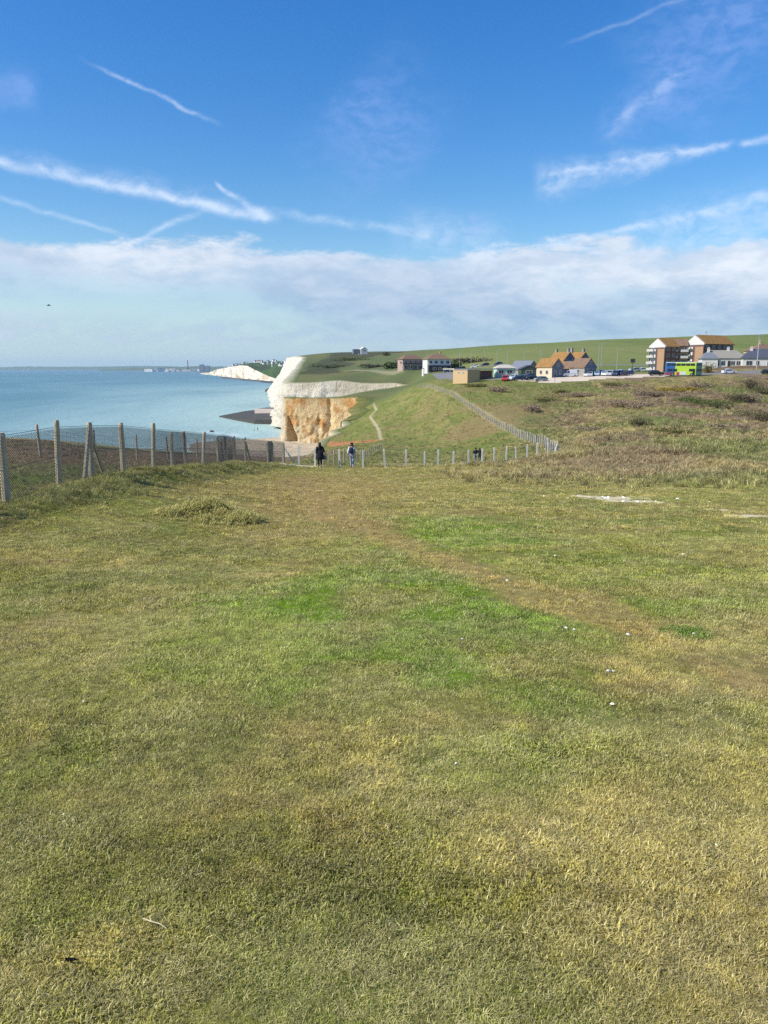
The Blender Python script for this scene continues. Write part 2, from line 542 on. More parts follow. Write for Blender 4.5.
def W(px, Y): return (px_x(px, Y, 378), Y)
CARPARK = [W(512, 246), W(548, 238), W(588, 240), W(612, 243), W(640, 246), W(664, 247), W(672, 256), W(640, 262), W(600, 264), W(560, 262), W(520, 262)]
ROADL = [W(432, 395), W(438, 330), W(448, 285), W(457, 262), W(490, 252), W(512, 248), W(512, 260), W(480, 266), W(466, 280), W(458, 320), W(450, 395)]
MAINROAD = [W(418, 520), W(452, 425), W(480, 398), W(540, 352), W(600, 356), W(700, 366), W(900, 372), W(900, 360), W(700, 355), W(600, 346), W(540, 341), W(480, 386), W(450, 412), W(418, 500)]
STREET = [W(640, 249), W(700, 248), W(768, 247), W(900, 244), W(900, 254), W(768, 257), W(700, 257), W(660, 257)]
is_cp = is_land & in_poly(cx, cy, CARPARK)
is_st = is_land & ~is_cp & (in_poly(cx, cy, STREET) | in_poly(cx, cy, ROADL) | in_poly(cx, cy, MAINROAD))
is_gr = is_land & ~is_cp & ~is_st


def submesh(name, sel, m, colfn=None, V=V):
    q = Q[sel]
    u, inv = np.unique(q, return_inverse=True)
    v = V[u]
    c = colfn(v[:, 0], v[:, 1]) if colfn else None
    return np_mesh(name, v, inv.reshape(-1, 4), m, True, c)


# turf and soil
gm, t, b = new_mat('turf and soil')
base = t.attr('col').outputs['Color']
pos = t.new('ShaderNodeNewGeometry').outputs['Position']
f1 = t.noise(pos, 38, 5, .7); f2 = t.noise(pos, 6, 4, .6); f3 = t.noise(pos, 1.1, 4, .65); f4 = t.noise(pos, .12, 5, .7)
k = t.m('ADD', t.m('ADD', t.m('MULTIPLY', f1, .7), t.m('MULTIPLY', f2, .5)), t.m('ADD', t.m('MULTIPLY', f3, .45), t.m('MULTIPLY', f4, .35)))
c = t.vm('SCALE', base, scale=t.m('MULTIPLY', k, 1.0))
c = t.mix(t.m('MULTIPLY', t.ss(.56, .72, f2), .35), c, lin(150, 134, 84))
t.put(b.inputs['Base Color'], c)
b.inputs['Roughness'].default_value = .95; b.inputs['Specular IOR Level'].default_value = .08
hh = t.m('ADD', t.m('MULTIPLY', f1, .3), t.m('ADD', f2, t.m('MULTIPLY', f3, 2.0)))
t.put(b.inputs['Normal'], t.bump(hh, .9, .06))
ground = tag(submesh('ground', is_gr, gm, land_colour), kind='structure')

bm_, t, b = new_mat('shingle and sand')
pos = t.new('ShaderNodeNewGeometry').outputs['Position']
f1 = t.noise(pos, .35, 5, .7); f2 = t.noise(pos, 3.0, 4, .7)
c = t.mix(t.ss(.35, .65, f1), lin(172, 152, 122), lin(206, 190, 160))
c = t.mix(t.m('MULTIPLY', f2, .5), c, lin(150, 132, 108))
wet = t.ss(1.3, .35, t.sep(pos)[2])
c = t.mix(t.m('MULTIPLY', wet, .75), c, lin(118, 104, 86))
t.put(b.inputs['Base Color'], c); b.inputs['Roughness'].default_value = .9
t.put(b.inputs['Normal'], t.bump(f2, .6, .3))
tag(submesh('beach', is_beach, bm_, None, VB), kind='structure')

mcp = mat('pale worn concrete', lin(206, 188, 164), .9, .14, .25, bump=.1)
mrd = mat('grey asphalt', (.20, .185, .17), .9, .2, .5, bump=.1)
tag(submesh('car_park', is_cp, mcp), kind='structure')
tag(submesh('road', is_st, mrd), kind='structure')

# ================================================================== SEA
sm, t, b = new_mat('sea water')
pos = t.new('ShaderNodeNewGeometry').outputs['Position']
sp = t.sep(pos)
warp = t.xyz(t.m('MULTIPLY', sp[0], .0030), t.m('MULTIPLY', sp[1], .0011), 0)
band = t.noise(warp, 1.0, 5, .6, .6)
near = t.attr('col').outputs['Color']
c = t.mix(t.m('MULTIPLY', t.ss(.40, .66, band), .7), near, lin(78, 118, 128))
t.put(b.inputs['Base Color'], c)
b.inputs['Roughness'].default_value = .45; b.inputs['IOR'].default_value = 1.33; b.inputs['Specular IOR Level'].default_value = .28
w1 = t.noise(t.xyz(t.m('MULTIPLY', sp[0], .30), t.m('MULTIPLY', sp[1], .16), 0), 1.0, 6, .65)
w2 = t.noise(t.xyz(t.m('MULTIPLY', sp[0], .05), t.m('MULTIPLY', sp[1], .014), 0), 1.0, 4, .6)
t.put(b.inputs['Normal'], t.bump(t.m('ADD', w1, t.m('MULTIPLY', w2, 2.0)), .75, .8))
ta = np.unique(np.concatenate([np.linspace(-pi, pi, 73), np.linspace(-.6, .3, 240)]))[:-1]
ra = np.concatenate([[20.], np.exp(np.linspace(math.log(60), math.log(3000), 150)), [4500, 7000, 11000, 15500]])
T2, R2 = np.meshgrid(ta, ra)
sx, sy = np.sin(T2) * R2, np.cos(T2) * R2
cd = coast_dist(sx, sy) * np.where(inside(sx, sy), 0, 1)
jit = (fbm(sx * .01, sy * .004, 4, 501) - .5)
shal = np.exp(-np.clip(cd - 30, 0, None) / 130.0)[..., None]
shal2 = np.exp(-np.clip(cd + jit * 260, 0, None) / 420.0)[..., None]
deep = C(98, 132, 140); mid = C(134, 166, 164); shallow = C(178, 198, 184)
sc_ = deep + (mid - deep) * shal2; sc_ = sc_ + (shallow - sc_) * shal * .8
foam = np.exp(-((cd - 43 + jit * 10) / 2.6) ** 2)[..., None] * ((sy > 70) & (sy < 420))[..., None]
sc_ = sc_ + (C(226, 232, 228) - sc_) * foam * .45
n0, n1_ = sx.shape
ii = np.arange(n0 * n1_).reshape(n0, n1_); jj = np.roll(ii, -1, 1)
sq = np.stack([ii[:-1], jj[:-1], jj[1:], ii[1:]], -1).reshape(-1, 4)[:, ::-1]
tag(np_mesh('sea', np.stack([sx, sy, sx * 0], -1).reshape(-1, 3), sq, sm, True, sc_.reshape(-1, 3)), kind='structure')

# ================================================================== CLIFFS
ckm, t, b = new_mat('chalk cliff')
base = t.attr('col').outputs['Color']
pos = t.new('ShaderNodeNewGeometry').outputs['Position']
sp = t.sep(pos)
f1 = t.noise(pos, .5, 6, .7); f2 = t.noise(t.xyz(t.m('MULTIPLY', sp[0], .5), t.m('MULTIPLY', sp[1], .5), t.m('MULTIPLY', sp[2], .22)), 1.0, 6, .7)
f3 = t.noise(t.xyz(t.m('MULTIPLY', sp[0], .04), t.m('MULTIPLY', sp[1], .04), t.m('MULTIPLY', sp[2], .8)), 1.0, 4, .6)
k = t.m('ADD', t.m('MULTIPLY', f1, .55), t.m('ADD', t.m('MULTIPLY', f2, .6), t.m('MULTIPLY', f3, .35)))
c = t.vm('SCALE', base, scale=t.m('MULTIPLY_ADD', k, 1.1, .18))
t.put(b.inputs['Base Color'], c); b.inputs['Roughness'].default_value = .95; b.inputs['Specular IOR Level'].default_value = .1
t.put(b.inputs['Normal'], t.bump(t.m('ADD', f1, f2), .9, 1.2))


def cliff(name, st, step, amp, colfn, nv=26, lip=3.0, cave=None):
    """ruled rock face between the cliff edge and its foot, broken up by noise along its normal"""
    P = np.array([(s[0], s[1]) for s in st], float); off = np.array([s[2] for s in st], float)
    seg = np.hypot(*np.diff(P, axis=0).T); L = np.concatenate([[0], np.cumsum(seg)])
    n = max(8, int(L[-1] / step)); s = np.linspace(0, L[-1], n)
    X = np.interp(s, L, P[:, 0]); Y = np.interp(s, L, P[:, 1]); O = np.interp(s, L, off)
    ker = 3
    tx = np.gradient(X); ty = np.gradient(Y)
    for _ in range(6):
        tx = np.convolve(np.pad(tx, ker, 'edge'), np.ones(2 * ker + 1) / (2 * ker + 1), 'valid')
        ty = np.convolve(np.pad(ty, ker, 'edge'), np.ones(2 * ker + 1) / (2 * ker + 1), 'valid')
    ln = np.hypot(tx, ty); nx, ny = -ty / ln, tx / ln       # outward = left of travel
    zt = land_z(X, Y) + .05
    zb = 2.4 + fbm(s * .1, s * 0, 3, 77) * 1.6
    rowsv = []
    back = land_z(X - nx * lip, Y - ny * lip) + .02
    rowsv.append(np.stack([X - nx * lip, Y - ny * lip, back], -1))
    hs = []
    for k in range(nv + 1):
        f = k / nv
        bulge = (fbm(s * .16, f * 1.2 + s * 0, 4, 61) - .5) * amp * 2 + (np.abs(fbm(s * .35, f * 3 + s * 0, 3, 67) - .5) * 2.2 - .35) * amp * 1.0 + (vnoise(s * 0.02, f * 9 + s * .03, 69) - .5) * amp * .5 + (np.abs(fbm(s * 1.0, f * 14 + s * .3, 2, 71) - .5) - .2) * amp * .9
        env = min(1, f * 5 + .15)
        d = O * f ** 1.15 + bulge * env
        d = np.maximum(d, .25 + .5 * f + (nv > 40) * .4)
        if cave is not None: d = d + cave(X, Y, f)
        z = zt + (zb - 2.0 - zt) * f
        rowsv.append(np.stack([X + nx * d, Y + ny * d, z], -1))
    G = np.stack(rowsv, 0)
    sN = np.broadcast_to(s / L[-1], G.shape[:2]); fN = np.broadcast_to(np.concatenate([[-.03], np.linspace(0, 1, nv + 1)])[:, None], G.shape[:2])
    cc = colfn(sN, fN, G)
    a, b_ = G.shape[:2]
    ii = np.arange(a * b_).reshape(a, b_)
    q = np.stack([ii[:-1, :-1], ii[:-1, 1:], ii[1:, 1:], ii[1:, :-1]], -1).reshape(-1, 4)
    return tag(np_mesh(name, G.reshape(-1, 3), q, ckm, True, cc.reshape(-1, 3)), kind='structure')


def mixc(a, b_, f): return a + (b_ - a) * np.clip(f, 0, 1)[..., None]
TURF = C(96, 104, 52)
def col_plain(s, f, G):
    c = np.broadcast_to(C(206, 192, 160), s.shape + (3,))
    return mixc(c, TURF, sstep(.02, -.02, f))
def col_orange(s, f, G):
    v = fbm(s * 18 + f * 1.5, f * 4, 5, 81); w = fbm(s * 46, f * 6, 4, 83)
    c = mixc(np.broadcast_to(C(206, 180, 132), s.shape + (3,)), C(184, 138, 82), .95 * sstep(.46, .64, v) * sstep(.92, .84, s))
    c = mixc(c, C(176, 116, 74), .4 * sstep(.5, .7, w) * sstep(.5, .2, f))
    c = mixc(c, C(222, 206, 172), .8 * sstep(.55, .75, w) * sstep(.2, .6, f))
    c = mixc(c, C(192, 180, 156), .9 * sstep(.87, .91, s))
    return mixc(c, TURF, sstep(.03, -.01, f + (w - .5) * .03))
def col_white(s, f, G):
    w = fbm(s * 60, f * 3, 4, 91)
    c = mixc(np.broadcast_to(C(204, 194, 174), s.shape + (3,)), C(206, 192, 168), .8 * sstep(.42, .6, w) * sstep(.3, .05, f) * sstep(.2, .1, s))
    c = mixc(c, C(178, 164, 140), .6 * sstep(.5, .7, w))
    c = mixc(c, C(200, 193, 176), sstep(.12, .16, s))
    return mixc(c, TURF, sstep(.01, -.02, f))
def cave_a(X, Y, f):
    front = (Y > 324) & (X < -14)
    wdt = np.maximum(.05, 2.3 * sstep(.28, .95, f))
    hole = -8.0 * np.exp(-((X + 41.2 - wdt * 1.0) / wdt) ** 6) * sstep(.30, .5, f) * front
    gully = 1.6 * np.exp(-((X + 30.5) / 2.2) ** 2) * sstep(.1, .9, f) * front - 1.2 * np.exp(-((X + 23) / 1.0) ** 2) * front + 1.2 * np.exp(-((X + 19) / 1.6) ** 2) * sstep(.2, .8, f) * front
    return hole + gully
st1 = [c for c in COAST if c[3] == 1]; i1 = COAST.index(st1[0])
st2 = [c for c in COAST if c[3] == 2]; i2 = COAST.index(st2[0])
cliff('cliff', COAST[:i1 + 1], 3.0, 1.0, col_plain, 14, 2.5)
cliff('cliff', COAST[i1:i1 + len(st1)], .45, 1.5, col_orange, 44, 6.0, cave_a)
cliff('cliff', COAST[i1 + len(st1) - 1:i2 + 1], 2.5, .7, col_plain, 14, 5.0)
cliff('cliff', COAST[i2:i2 + len(st2)], 1.5, 3.0, col_white, 30, 7.5)

# ------------------------------------------------------------------ far headland with its white cliff
def far_Y(py):
    return E / ((SP - (512 - py) / F * CP) / (CP + (512 - py) / F * SP))
FH = [(200,373.9,373.2,372.8),(209,374.8,372.5,371.0),(217,375.8,369.5,368.5),(226,376.8,367.2,366.2),(233,377.8,366.2,364.6),(239,378.6,365.5,363.6),(248,379.3,365.8,362.4),
      (255,380.0,369.8,361.8),(262,380.6,373.2,361.4),(271,381.4,377.0,361.2),(280,382.2,380.0,361.2),(292,383.2,381.0,361.5),(330,385,383,362)]
def dens(a, n):
    a = np.array(a); tt = np.linspace(0, len(a) - 1, n); return np.stack([np.interp(tt, range(len(a)), a[:, k]) for k in range(a.shape[1])], -1)
D = dens(FH, 260)
Yb = np.array([far_Y(q) for q in D[:, 1]])
foot = np.array([pt(a, b_, y) for (a, b_, *_), y in zip(D, Yb)])
nzz = fbm(np.arange(260) * .09, np.arange(260) * 0, 4, 95)
top = np.array([pt(a + (nn - .5) * 2.0, t_ + (nn - .5) * .8, y + 25) for (a, _, t_, _), y, nn in zip(D, Yb, nzz)])
ridge = np.array([pt(a + 6, r_, y + 420) for (a, _, _, r_), y in zip(D, Yb)])
backp = ridge + np.array([120, 500, -30.]); backp[:, 2] = -2
foot[:, 2] = -1
rowsF = []
for k in range(13):
    f = k / 12
    g = foot + (top - foot) * f
    jn = (fbm(np.arange(260) * .25, f * 4 + np.zeros(260), 4, 97) - .5)
    g[:, 0] += jn * 16 * (1 - f * .4) * (1 if k else 0); g[:, 1] -= jn * 16
    rowsF.append(g)
G = np.stack(rowsF, 0); ii = np.arange(13 * 260).reshape(13, 260)
q = np.stack([ii[:-1, :-1], ii[:-1, 1:], ii[1:, 1:], ii[1:, :-1]], -1).reshape(-1, 4)
f_ = np.broadcast_to((np.arange(13) / 12)[:, None], (13, 260)); s_ = np.broadcast_to(np.arange(260) / 260, (13, 260))
cw = mixc(np.broadcast_to(C(216, 206, 186), (13, 260, 3)), C(186, 164, 130), .8 * sstep(.55, .68, fbm(s_ * 40, f_ * 1.2, 4, 99)))
tag(np_mesh('far_cliff', G.reshape(-1, 3), q, ckm, True, cw.reshape(-1, 3)), kind='structure')
rowsF = []
for k in range(9):
    f = k / 8
    g = top + (ridge - top) * f; g[:, 2] = top[:, 2] + (ridge[:, 2] - top[:, 2]) * (f ** .8)
    rowsF.append(g)
rowsF.append(backp)
G = np.stack(rowsF, 0); ii = np.arange(10 * 260).reshape(10, 260)
q = np.stack([ii[:-1, :-1], ii[:-1, 1:], ii[1:, 1:], ii[1:, :-1]], -1).reshape(-1, 4)
cg_ = land = mixc(np.broadcast_to(C(70, 92, 46), (10, 260, 3)), C(58, 70, 44), sstep(.45, .6, fbm(G[..., 0] * .02, G[..., 1] * .01, 4, 103)))
tag(np_mesh('far_headland', G.reshape(-1, 3), q, gm, True, cg_.reshape(-1, 3)), kind='structure')
HEAD_TOP, HEAD_RIDGE, HEAD_D = top, ridge, D
# dark shore platform below the far cliff
mb = MB()
fp = [(foot[i] + np.array([-6., -4, 2.2])) for i in range(70, 250, 6)]
fo = [(foot[i] + np.array([-30. - 22 * sin(i * .05) ** 2, -36. - (i - 70) * .25, .3])) for i in range(70, 250, 6)]
for i in range(len(fp) - 1):
    mb.add([fp[i], fp[i + 1], fo[i + 1], fo[i]], [(0, 1, 2, 3)])
tag(mb.build('shore', mat('dark shore rock', lin(84, 80, 74), .9, .3, .05)), kind='structure')
# low blue downs along the horizon
for nm, pts_, Yk in (('hills', [(-120,369),(-40,367.3),(0,367.0),(30,366.4),(60,366.8),(100,366.6),(140,366.0),(160,366.2),(200,367),(260,366.5),(330,368)], 13200),
                     ('hills', [(100,369.6),(125,368.6),(150,367.8),(170,366.9),(200,366.0),(215,366.5),(240,366.3),(300,366.8),(360,369)], 9200)):
    d_ = dens(pts_, 120); mb = MB()
    fr = [pt(a, 371, Yk - 500)[:2] + (-1,) for a, _ in d_]
    tp = [pt(a, b_ + .5 * (vnoise(a * .2, 0 * a, 5) - .5), Yk) for a, b_ in d_]
    bk = [pt(a, 371, Yk + 900)[:2] + (-1,) for a, _ in d_]
    nn = len(fr)
    mb.add(fr + tp + bk, [(i, i + 1, nn + i + 1, nn + i) for i in range(nn - 1)] + [(nn + i, nn + i + 1, 2 * nn + i + 1, 2 * nn + i) for i in range(nn - 1)])
    tag(mb.build(nm, mat('distant downs', lin(84, 100, 70), .95, .3, .002), smooth=True), kind='structure')
# ================================================================== GRASS AND SCRUB
def blade_mesh(kind, seed):
    """a tuft: curved tapering blades; returns verts, faces, per-vertex dryness"""
    rg = np.random.default_rng(seed)
    vs, fs, dr = [], [], []
    if kind == 'turf':
        n, R0, hl, hh, wd, lean = 32, .045, .007, .019, .0013, 1.3
    elif kind == 'long':
        n, R0, hl, hh, wd, lean = 30, .07, .09, .22, .0028, .9
    else:                                   # wiry heath stems
        n, R0, hl, hh, wd, lean = 34, .24, .16, .42, .012, 1.1
    style = 0
    if kind == 'turf' and seed % 7 in (2, 5): style, n, hl, hh, lean = 1, 22, .004, .012, 3.6       # lying straw
    if kind == 'turf' and seed % 7 == 6: style, n, hl, hh, wd, lean = 2, 18, .005, .012, .0030, .9   # broad low leaves
    for i in range(n):
        a = rg.uniform(0, 2 * pi); r = R0 * math.sqrt(rg.uniform())
        bx, by = r * cos(a), r * sin(a)
        h = rg.uniform(hl, hh); d = rg.uniform(0, 2 * pi); L = h * lean * rg.uniform(.3, 1.4)
        w_ = wd * rg.uniform(.7, 1.4); s = d + pi / 2 + rg.uniform(-.5, .5)
        ox, oy = cos(s) * w_, sin(s) * w_
        k = len(vs); dry = float(rg.uniform() < .27) * rg.uniform(.5, 1) + rg.uniform(0, .25)
        if style == 1: dry = rg.uniform(.55, 1.0)
        if style == 2: dry = rg.uniform(0, .12)
        mx, my = bx + cos(d) * L * .4, by + sin(d) * L * .4
        ex, ey = bx + cos(d) * L, by + sin(d) * L
        vs += [(bx - ox, by - oy, -.01), (bx + ox, by + oy, -.01), (mx + ox * .8, my + oy * .8, h * .65), (mx - ox * .8, my - oy * .8, h * .65), (ex, ey, h * rg.uniform(.75, 1.05))]
        fs += [(k, k + 1, k + 2, k + 3), (k + 3, k + 2, k + 4)]
        dr += [dry * .8, dry * .8, dry, dry, min(1, dry + .15)]
    return vs, fs, dr


bmat, t, b = new_mat('grass blades')
tint = t.attr('tint', 'INSTANCER').outputs['Vector']
dry = t.attr('dry').outputs['Fac']
rnd = t.new('ShaderNodeObjectInfo').outputs['Random']
c = t.mix(t.m('MULTIPLY', dry, .75), tint, lin(222, 206, 148))
c = t.vm('SCALE', c, scale=t.m('MULTIPLY_ADD', rnd, 1.0, .56))
t.n.remove(b)
d1 = t.new('ShaderNodeBsdfDiffuse'); t.put(d1.inputs['Color'], c)
d2 = t.new('ShaderNodeBsdfTranslucent'); t.put(d2.inputs['Color'], c)
gl = t.new('ShaderNodeBsdfGlossy'); gl.inputs['Roughness'].default_value = .55; t.put(gl.inputs['Color'], (.5, .5, .5))
mx = t.new('ShaderNodeMixShader'); mx.inputs[0].default_value = .28; t.l.new(d1.outputs[0], mx.inputs[1]); t.l.new(d2.outputs[0], mx.inputs[2])
mg = t.new('ShaderNodeMixShader'); mg.inputs[0].default_value = .05; t.l.new(mx.outputs[0], mg.inputs[1]); t.l.new(gl.outputs[0], mg.inputs[2])
t.l.new(mg.outputs[0], [n for n in t.n if n.type == 'OUTPUT_MATERIAL'][0].inputs['Surface'])


def scatter(name, kind, x, y, scale, tints, seeds, label_kind='stuff'):
    """many tufts as ONE object: the mesh holds the tuft shapes and the points they grow on"""
    z = land_z(x, y)
    V_, F_, D_, ID = [], [], [], []
    for si, sd_ in enumerate(seeds):
        v, f, d = blade_mesh(kind, sd_)
        o = len(V_); V_ += v; F_ += [tuple(i + o for i in q) for q in f]; D_ += d; ID += [si] * len(v)
    nb = len(V_); n = len(x)
    me = bpy.data.meshes.new(name)
    P = np.stack([x, y, z], -1)
    me.from_pydata(V_, [], F_)
    me.vertices.add(n)
    co_ = np.empty((nb + n) * 3, np.float32); co_[:nb * 3] = np.array(V_).ravel(); co_[nb * 3:] = P.ravel()
    me.vertices.foreach_set('co', co_)
    def at(nm, ty, key, head, tail):
        a = me.attributes.new(nm, ty, 'POINT')
        a.data.foreach_set(key, np.concatenate([np.asarray(head, np.float32).ravel(), np.asarray(tail, np.float32).ravel()]))
    at('dry', 'FLOAT', 'value', D_, np.zeros(n))
    at('is_point', 'FLOAT', 'value', np.zeros(nb), np.ones(n))
    at('tint', 'FLOAT_VECTOR', 'vector', np.zeros((nb, 3)), tints)
    e = .6
    dzx = (land_z(x + e, y) - z) / e; dzy = (land_z(x, y + e) - z) / e
    rot = np.stack([np.arctan(dzy) + RNG.normal(0, .1, n), -np.arctan(dzx) + RNG.normal(0, .1, n), RNG.uniform(0, 2 * pi, n)], -1)
    rot[:, :2] = RNG.normal(0, .12, (n, 2))
    at('rot', 'FLOAT_VECTOR', 'vector', np.zeros((nb, 3)), rot)
    at('size', 'FLOAT', 'value', np.zeros(nb), scale)
    ia = me.attributes.new('kind_id', 'INT', 'POINT'); ia.data.foreach_set('value', np.array(ID + [0] * n, np.int32))
    if kind == 'turf':
        st = np.array([1 if q % 7 in (2, 5) else 2 if q % 7 == 6 else 0 for q in seeds])
        pr = np.stack([np.full(n, .55), .75 * sstep(.38, .68, fbm(x * 1.5 + 31, y * 1.5, 3, 621)) + .06, .9 * sstep(.56, .68, fbm(x * 1.1 - 12, y * 1.1, 3, 631))], 1)
        pr = np.cumsum(pr / pr.sum(1, keepdims=True), 1); u_ = RNG.uniform(0, 1, n)
        sty = (u_[:, None] > pr).sum(1)
        pick = np.zeros(n, np.int32)
        for q in (0, 1, 2):
            w_ = np.nonzero(st == q)[0]; k_ = sty == q
            pick[k_] = RNG.choice(w_, k_.sum())
    else:
        pick = RNG.integers(0, len(seeds), n)
    ip = me.attributes.new('pick', 'INT', 'POINT'); ip.data.foreach_set('value', np.concatenate([np.zeros(nb, np.int32), pick.astype(np.int32)]))
    me.materials.append(bmat); me.update()
    o = bpy.data.objects.new(name, me); COL.objects.link(o)
    ng = bpy.data.node_groups.new(name + '_growth', 'GeometryNodeTree')
    ng.interface.new_socket('Geometry', in_out='INPUT', socket_type='NodeSocketGeometry')
    ng.interface.new_socket('Geometry', in_out='OUTPUT', socket_type='NodeSocketGeometry')
    N = ng.nodes; L = ng.links
    gi = N.new('NodeGroupInput'); go = N.new('NodeGroupOutput')
    def na(nm, ty):
        q = N.new('GeometryNodeInputNamedAttribute'); q.data_type = ty; q.inputs['Name'].default_value = nm
        return q.outputs['Attribute']
    cmp_ = N.new('FunctionNodeCompare'); cmp_.data_type = 'FLOAT'; cmp_.operation = 'GREATER_THAN'
    L.new(na('is_point', 'FLOAT'), cmp_.inputs[0]); cmp_.inputs[1].default_value = .5
    sepg = N.new('GeometryNodeSeparateGeometry'); sepg.domain = 'POINT'
    L.new(gi.outputs[0], sepg.inputs[0]); L.new(cmp_.outputs[0], sepg.inputs['Selection'])
    sti = N.new('GeometryNodeSplitToInstances'); sti.domain = 'POINT'
    L.new(sepg.outputs[1], sti.inputs[0]); L.new(na('kind_id', 'INT'), sti.inputs['Group ID'])
    iop = N.new('GeometryNodeInstanceOnPoints'); iop.inputs['Pick Instance'].default_value = True
    L.new(sepg.outputs[0], iop.inputs['Points']); L.new(sti.outputs[0], iop.inputs['Instance'])
    L.new(na('pick', 'INT'), iop.inputs['Instance Index'])
    L.new(na('rot', 'FLOAT_VECTOR'), iop.inputs['Rotation']); L.new(na('size', 'FLOAT'), iop.inputs['Scale'])
    L.new(iop.outputs[0], go.inputs[0])
    md = o.modifiers.new('growth', 'NODES'); md.node_group = ng
    return tag(o, kind=label_kind)


def wedge(n, y0, y1, a0, a1, power=1.0):
    """random places in a wedge in front of the viewer, even over the ground when power = 1"""
    yy = np.sqrt(RNG.uniform(0, 1, n) ** power * (y1 ** 2 - y0 ** 2) + y0 ** 2)
    aa = RNG.uniform(a0, a1, n)
    return aa * yy, yy


SANDY = [(s[0][0], s[0][1], s[1], s[2] * 3) for s in SAND]
def bare(x, y):
    m = np.zeros(len(x), bool)
    for sx_, sy_, rx, ry in SANDY: m |= np.hypot((x - sx_) / rx, (y - sy_) / ry) < .85
    return m | (seg_dist(x, y, CHALK) < .5)


# short turf: dense near the viewer, thinner and coarser further off
tx, ty, ts = [], [], []
for n, y0, y1, s0, s1 in ((27000, .9, 3.2, .7, 1.05), (42000, 3.2, 6.5, .8, 1.25), (42000, 6.5, 13, 1.1, 1.7), (36000, 13, 27, 1.5, 2.4), (26000, 27, 52, 2.0, 3.2)):
    x, y = wedge(n, y0, y1, -.72, .72)
    k = (x > -7.0) & ~bare(x, y)
    pdist = seg_dist(x, y, PATH_W)
    k &= RNG.uniform(0, 1, n) < (.35 + .65 * sstep(.1, .8, pdist)) * (.35 + .65 * sstep(.66, .52, fbm(x * 1.7, y * 1.7, 4, 603)))
    tx.append(x[k]); ty.append(y[k]); ts.append(RNG.uniform(s0, s1, n)[k])
for n, y0, y1, s0, s1 in ((62000, .1, 6.5, .9, 1.4), (26000, 6.5, 13, 1.1, 1.7)):      # and to both sides of the way walked
    y = RNG.uniform(y0, y1, n); x = RNG.uniform(-1, 1, n) * (.72 * y + 2.8)
    k = (np.abs(x) > .72 * y) & (x > -7.0) & (RNG.uniform(0, 1, n) < .35 + .65 * sstep(.66, .52, fbm(x * 1.7, y * 1.7, 4, 603)))
    tx.append(x[k]); ty.append(y[k]); ts.append(RNG.uniform(s0, s1, n)[k])
tx = np.concatenate(tx); ty = np.concatenate(ty); ts = np.concatenate(ts)
tc = land_colour(tx, ty) * RNG.uniform(.6, 1.5, (len(tx), 1)) * np.array([1.40, 1.40, .98]) * (.62 + .76 * fbm(tx * 8, ty * 8, 2, 605))[:, None]
ts *= (.45 + 1.1 * fbm(tx * 2.2, ty * 2.2, 3, 601)) * np.where(RNG.uniform(0, 1, len(tx)) < .04, 1.3, 1)
scatter('grass', 'turf', tx, ty, ts, tc, range(900, 914))

# long grass on the fence bank and beyond the fence
x1 = RNG.normal(-6.9, .42, 5200); y1 = RNG.uniform(8, 44, 5200)
k = fbm(x1 * 1.2, y1 * .8, 3, 611) > .40
x1, y1 = x1[k], y1[k]
x2 = RNG.uniform(-18.5, -7.4, 6000); y2 = RNG.uniform(11, 44, 6000)
k = fbm(x2 * .6, y2 * .6, 3, 613) > .36
x2, y2 = x2[k], y2[k]
xx = np.concatenate([x1, x2]); yy = np.concatenate([y1, y2])
cc_ = land_colour(xx, yy) * RNG.uniform(.8, 1.5, (len(xx), 1))
g_ = (xx > -7.6)[:, None]
cc_ = np.where(g_, cc_ * .55 + C(126, 130, 58) * .7, cc_)
scatter('long_grass', 'long', xx, yy, RNG.uniform(.3, .85, len(xx)), cc_, range(930, 938))

# heath and rough grass on the slope to the right and in the coombe
sx1, sy1 = wedge(15000, 25, 75, -.02, .74)
sx2, sy2 = wedge(24000, 62, 232, -.10, .74)
sx3, sy3 = wedge(5000, 56, 130, -.12, .3)
hx = np.concatenate([sx1, sx2, sx3]); hy = np.concatenate([sy1, sy2, sy3])
n_ = fbm(hx * .3, hy * .16, 4, 211)
ok = inside(hx, hy) & ~bare(hx, hy) & (coast_dist(hx, hy) > 2)
edge_ = sstep(24, 38, hy - 4 * (fbm(hx * .13, hy * .13, 4, 121) - .5) + .35 * np.minimum(hx, 20)) * sstep(.05, .28, hx / hy + (hy > 52) * .3)
ok &= RNG.uniform(0, 1, len(hx)) < edge_ * (.25 + 1.1 * sstep(.36, .6, n_)) * np.where((hy > 55) & (hx / hy < .2), .55, 1)
ok &= seg_dist(hx, hy, TRACK) > 1.5
hx, hy = hx[ok], hy[ok]
hs_ = np.where(hy < 60, RNG.uniform(.35, .8, len(hx)), RNG.uniform(.6, 1.5, len(hx))) * (.55 + .9 * fbm(hx * .09, hy * .055, 4, 201))
hs_ *= np.where((hy > 55) & (hx / hy < .2), .6, 1)
hc = land_colour(hx, hy) * RNG.uniform(.7, 1.6, (len(hx), 1)) * np.array([1.08, 1.08, .95])
scatter('heath', 'heath', hx, hy, hs_, hc, range(950, 960))

# ------------------------------------------------------------------ bushes
def leaf_mat(name, ca, cb):
    m, t, b = new_mat(name)
    n = t.noise(t.objco(), 3.0, 4, .6)
    r_ = t.new('ShaderNodeNewGeometry').outputs['Random Per Island']
    c = t.mix(t.m('MULTIPLY_ADD', n, .6, t.m('MULTIPLY', r_, .5)), ca, cb)
    t.put(b.inputs['Base Color'], c); b.inputs['Roughness'].default_value = .75; b.inputs['Specular IOR Level'].default_value = .2
    return m


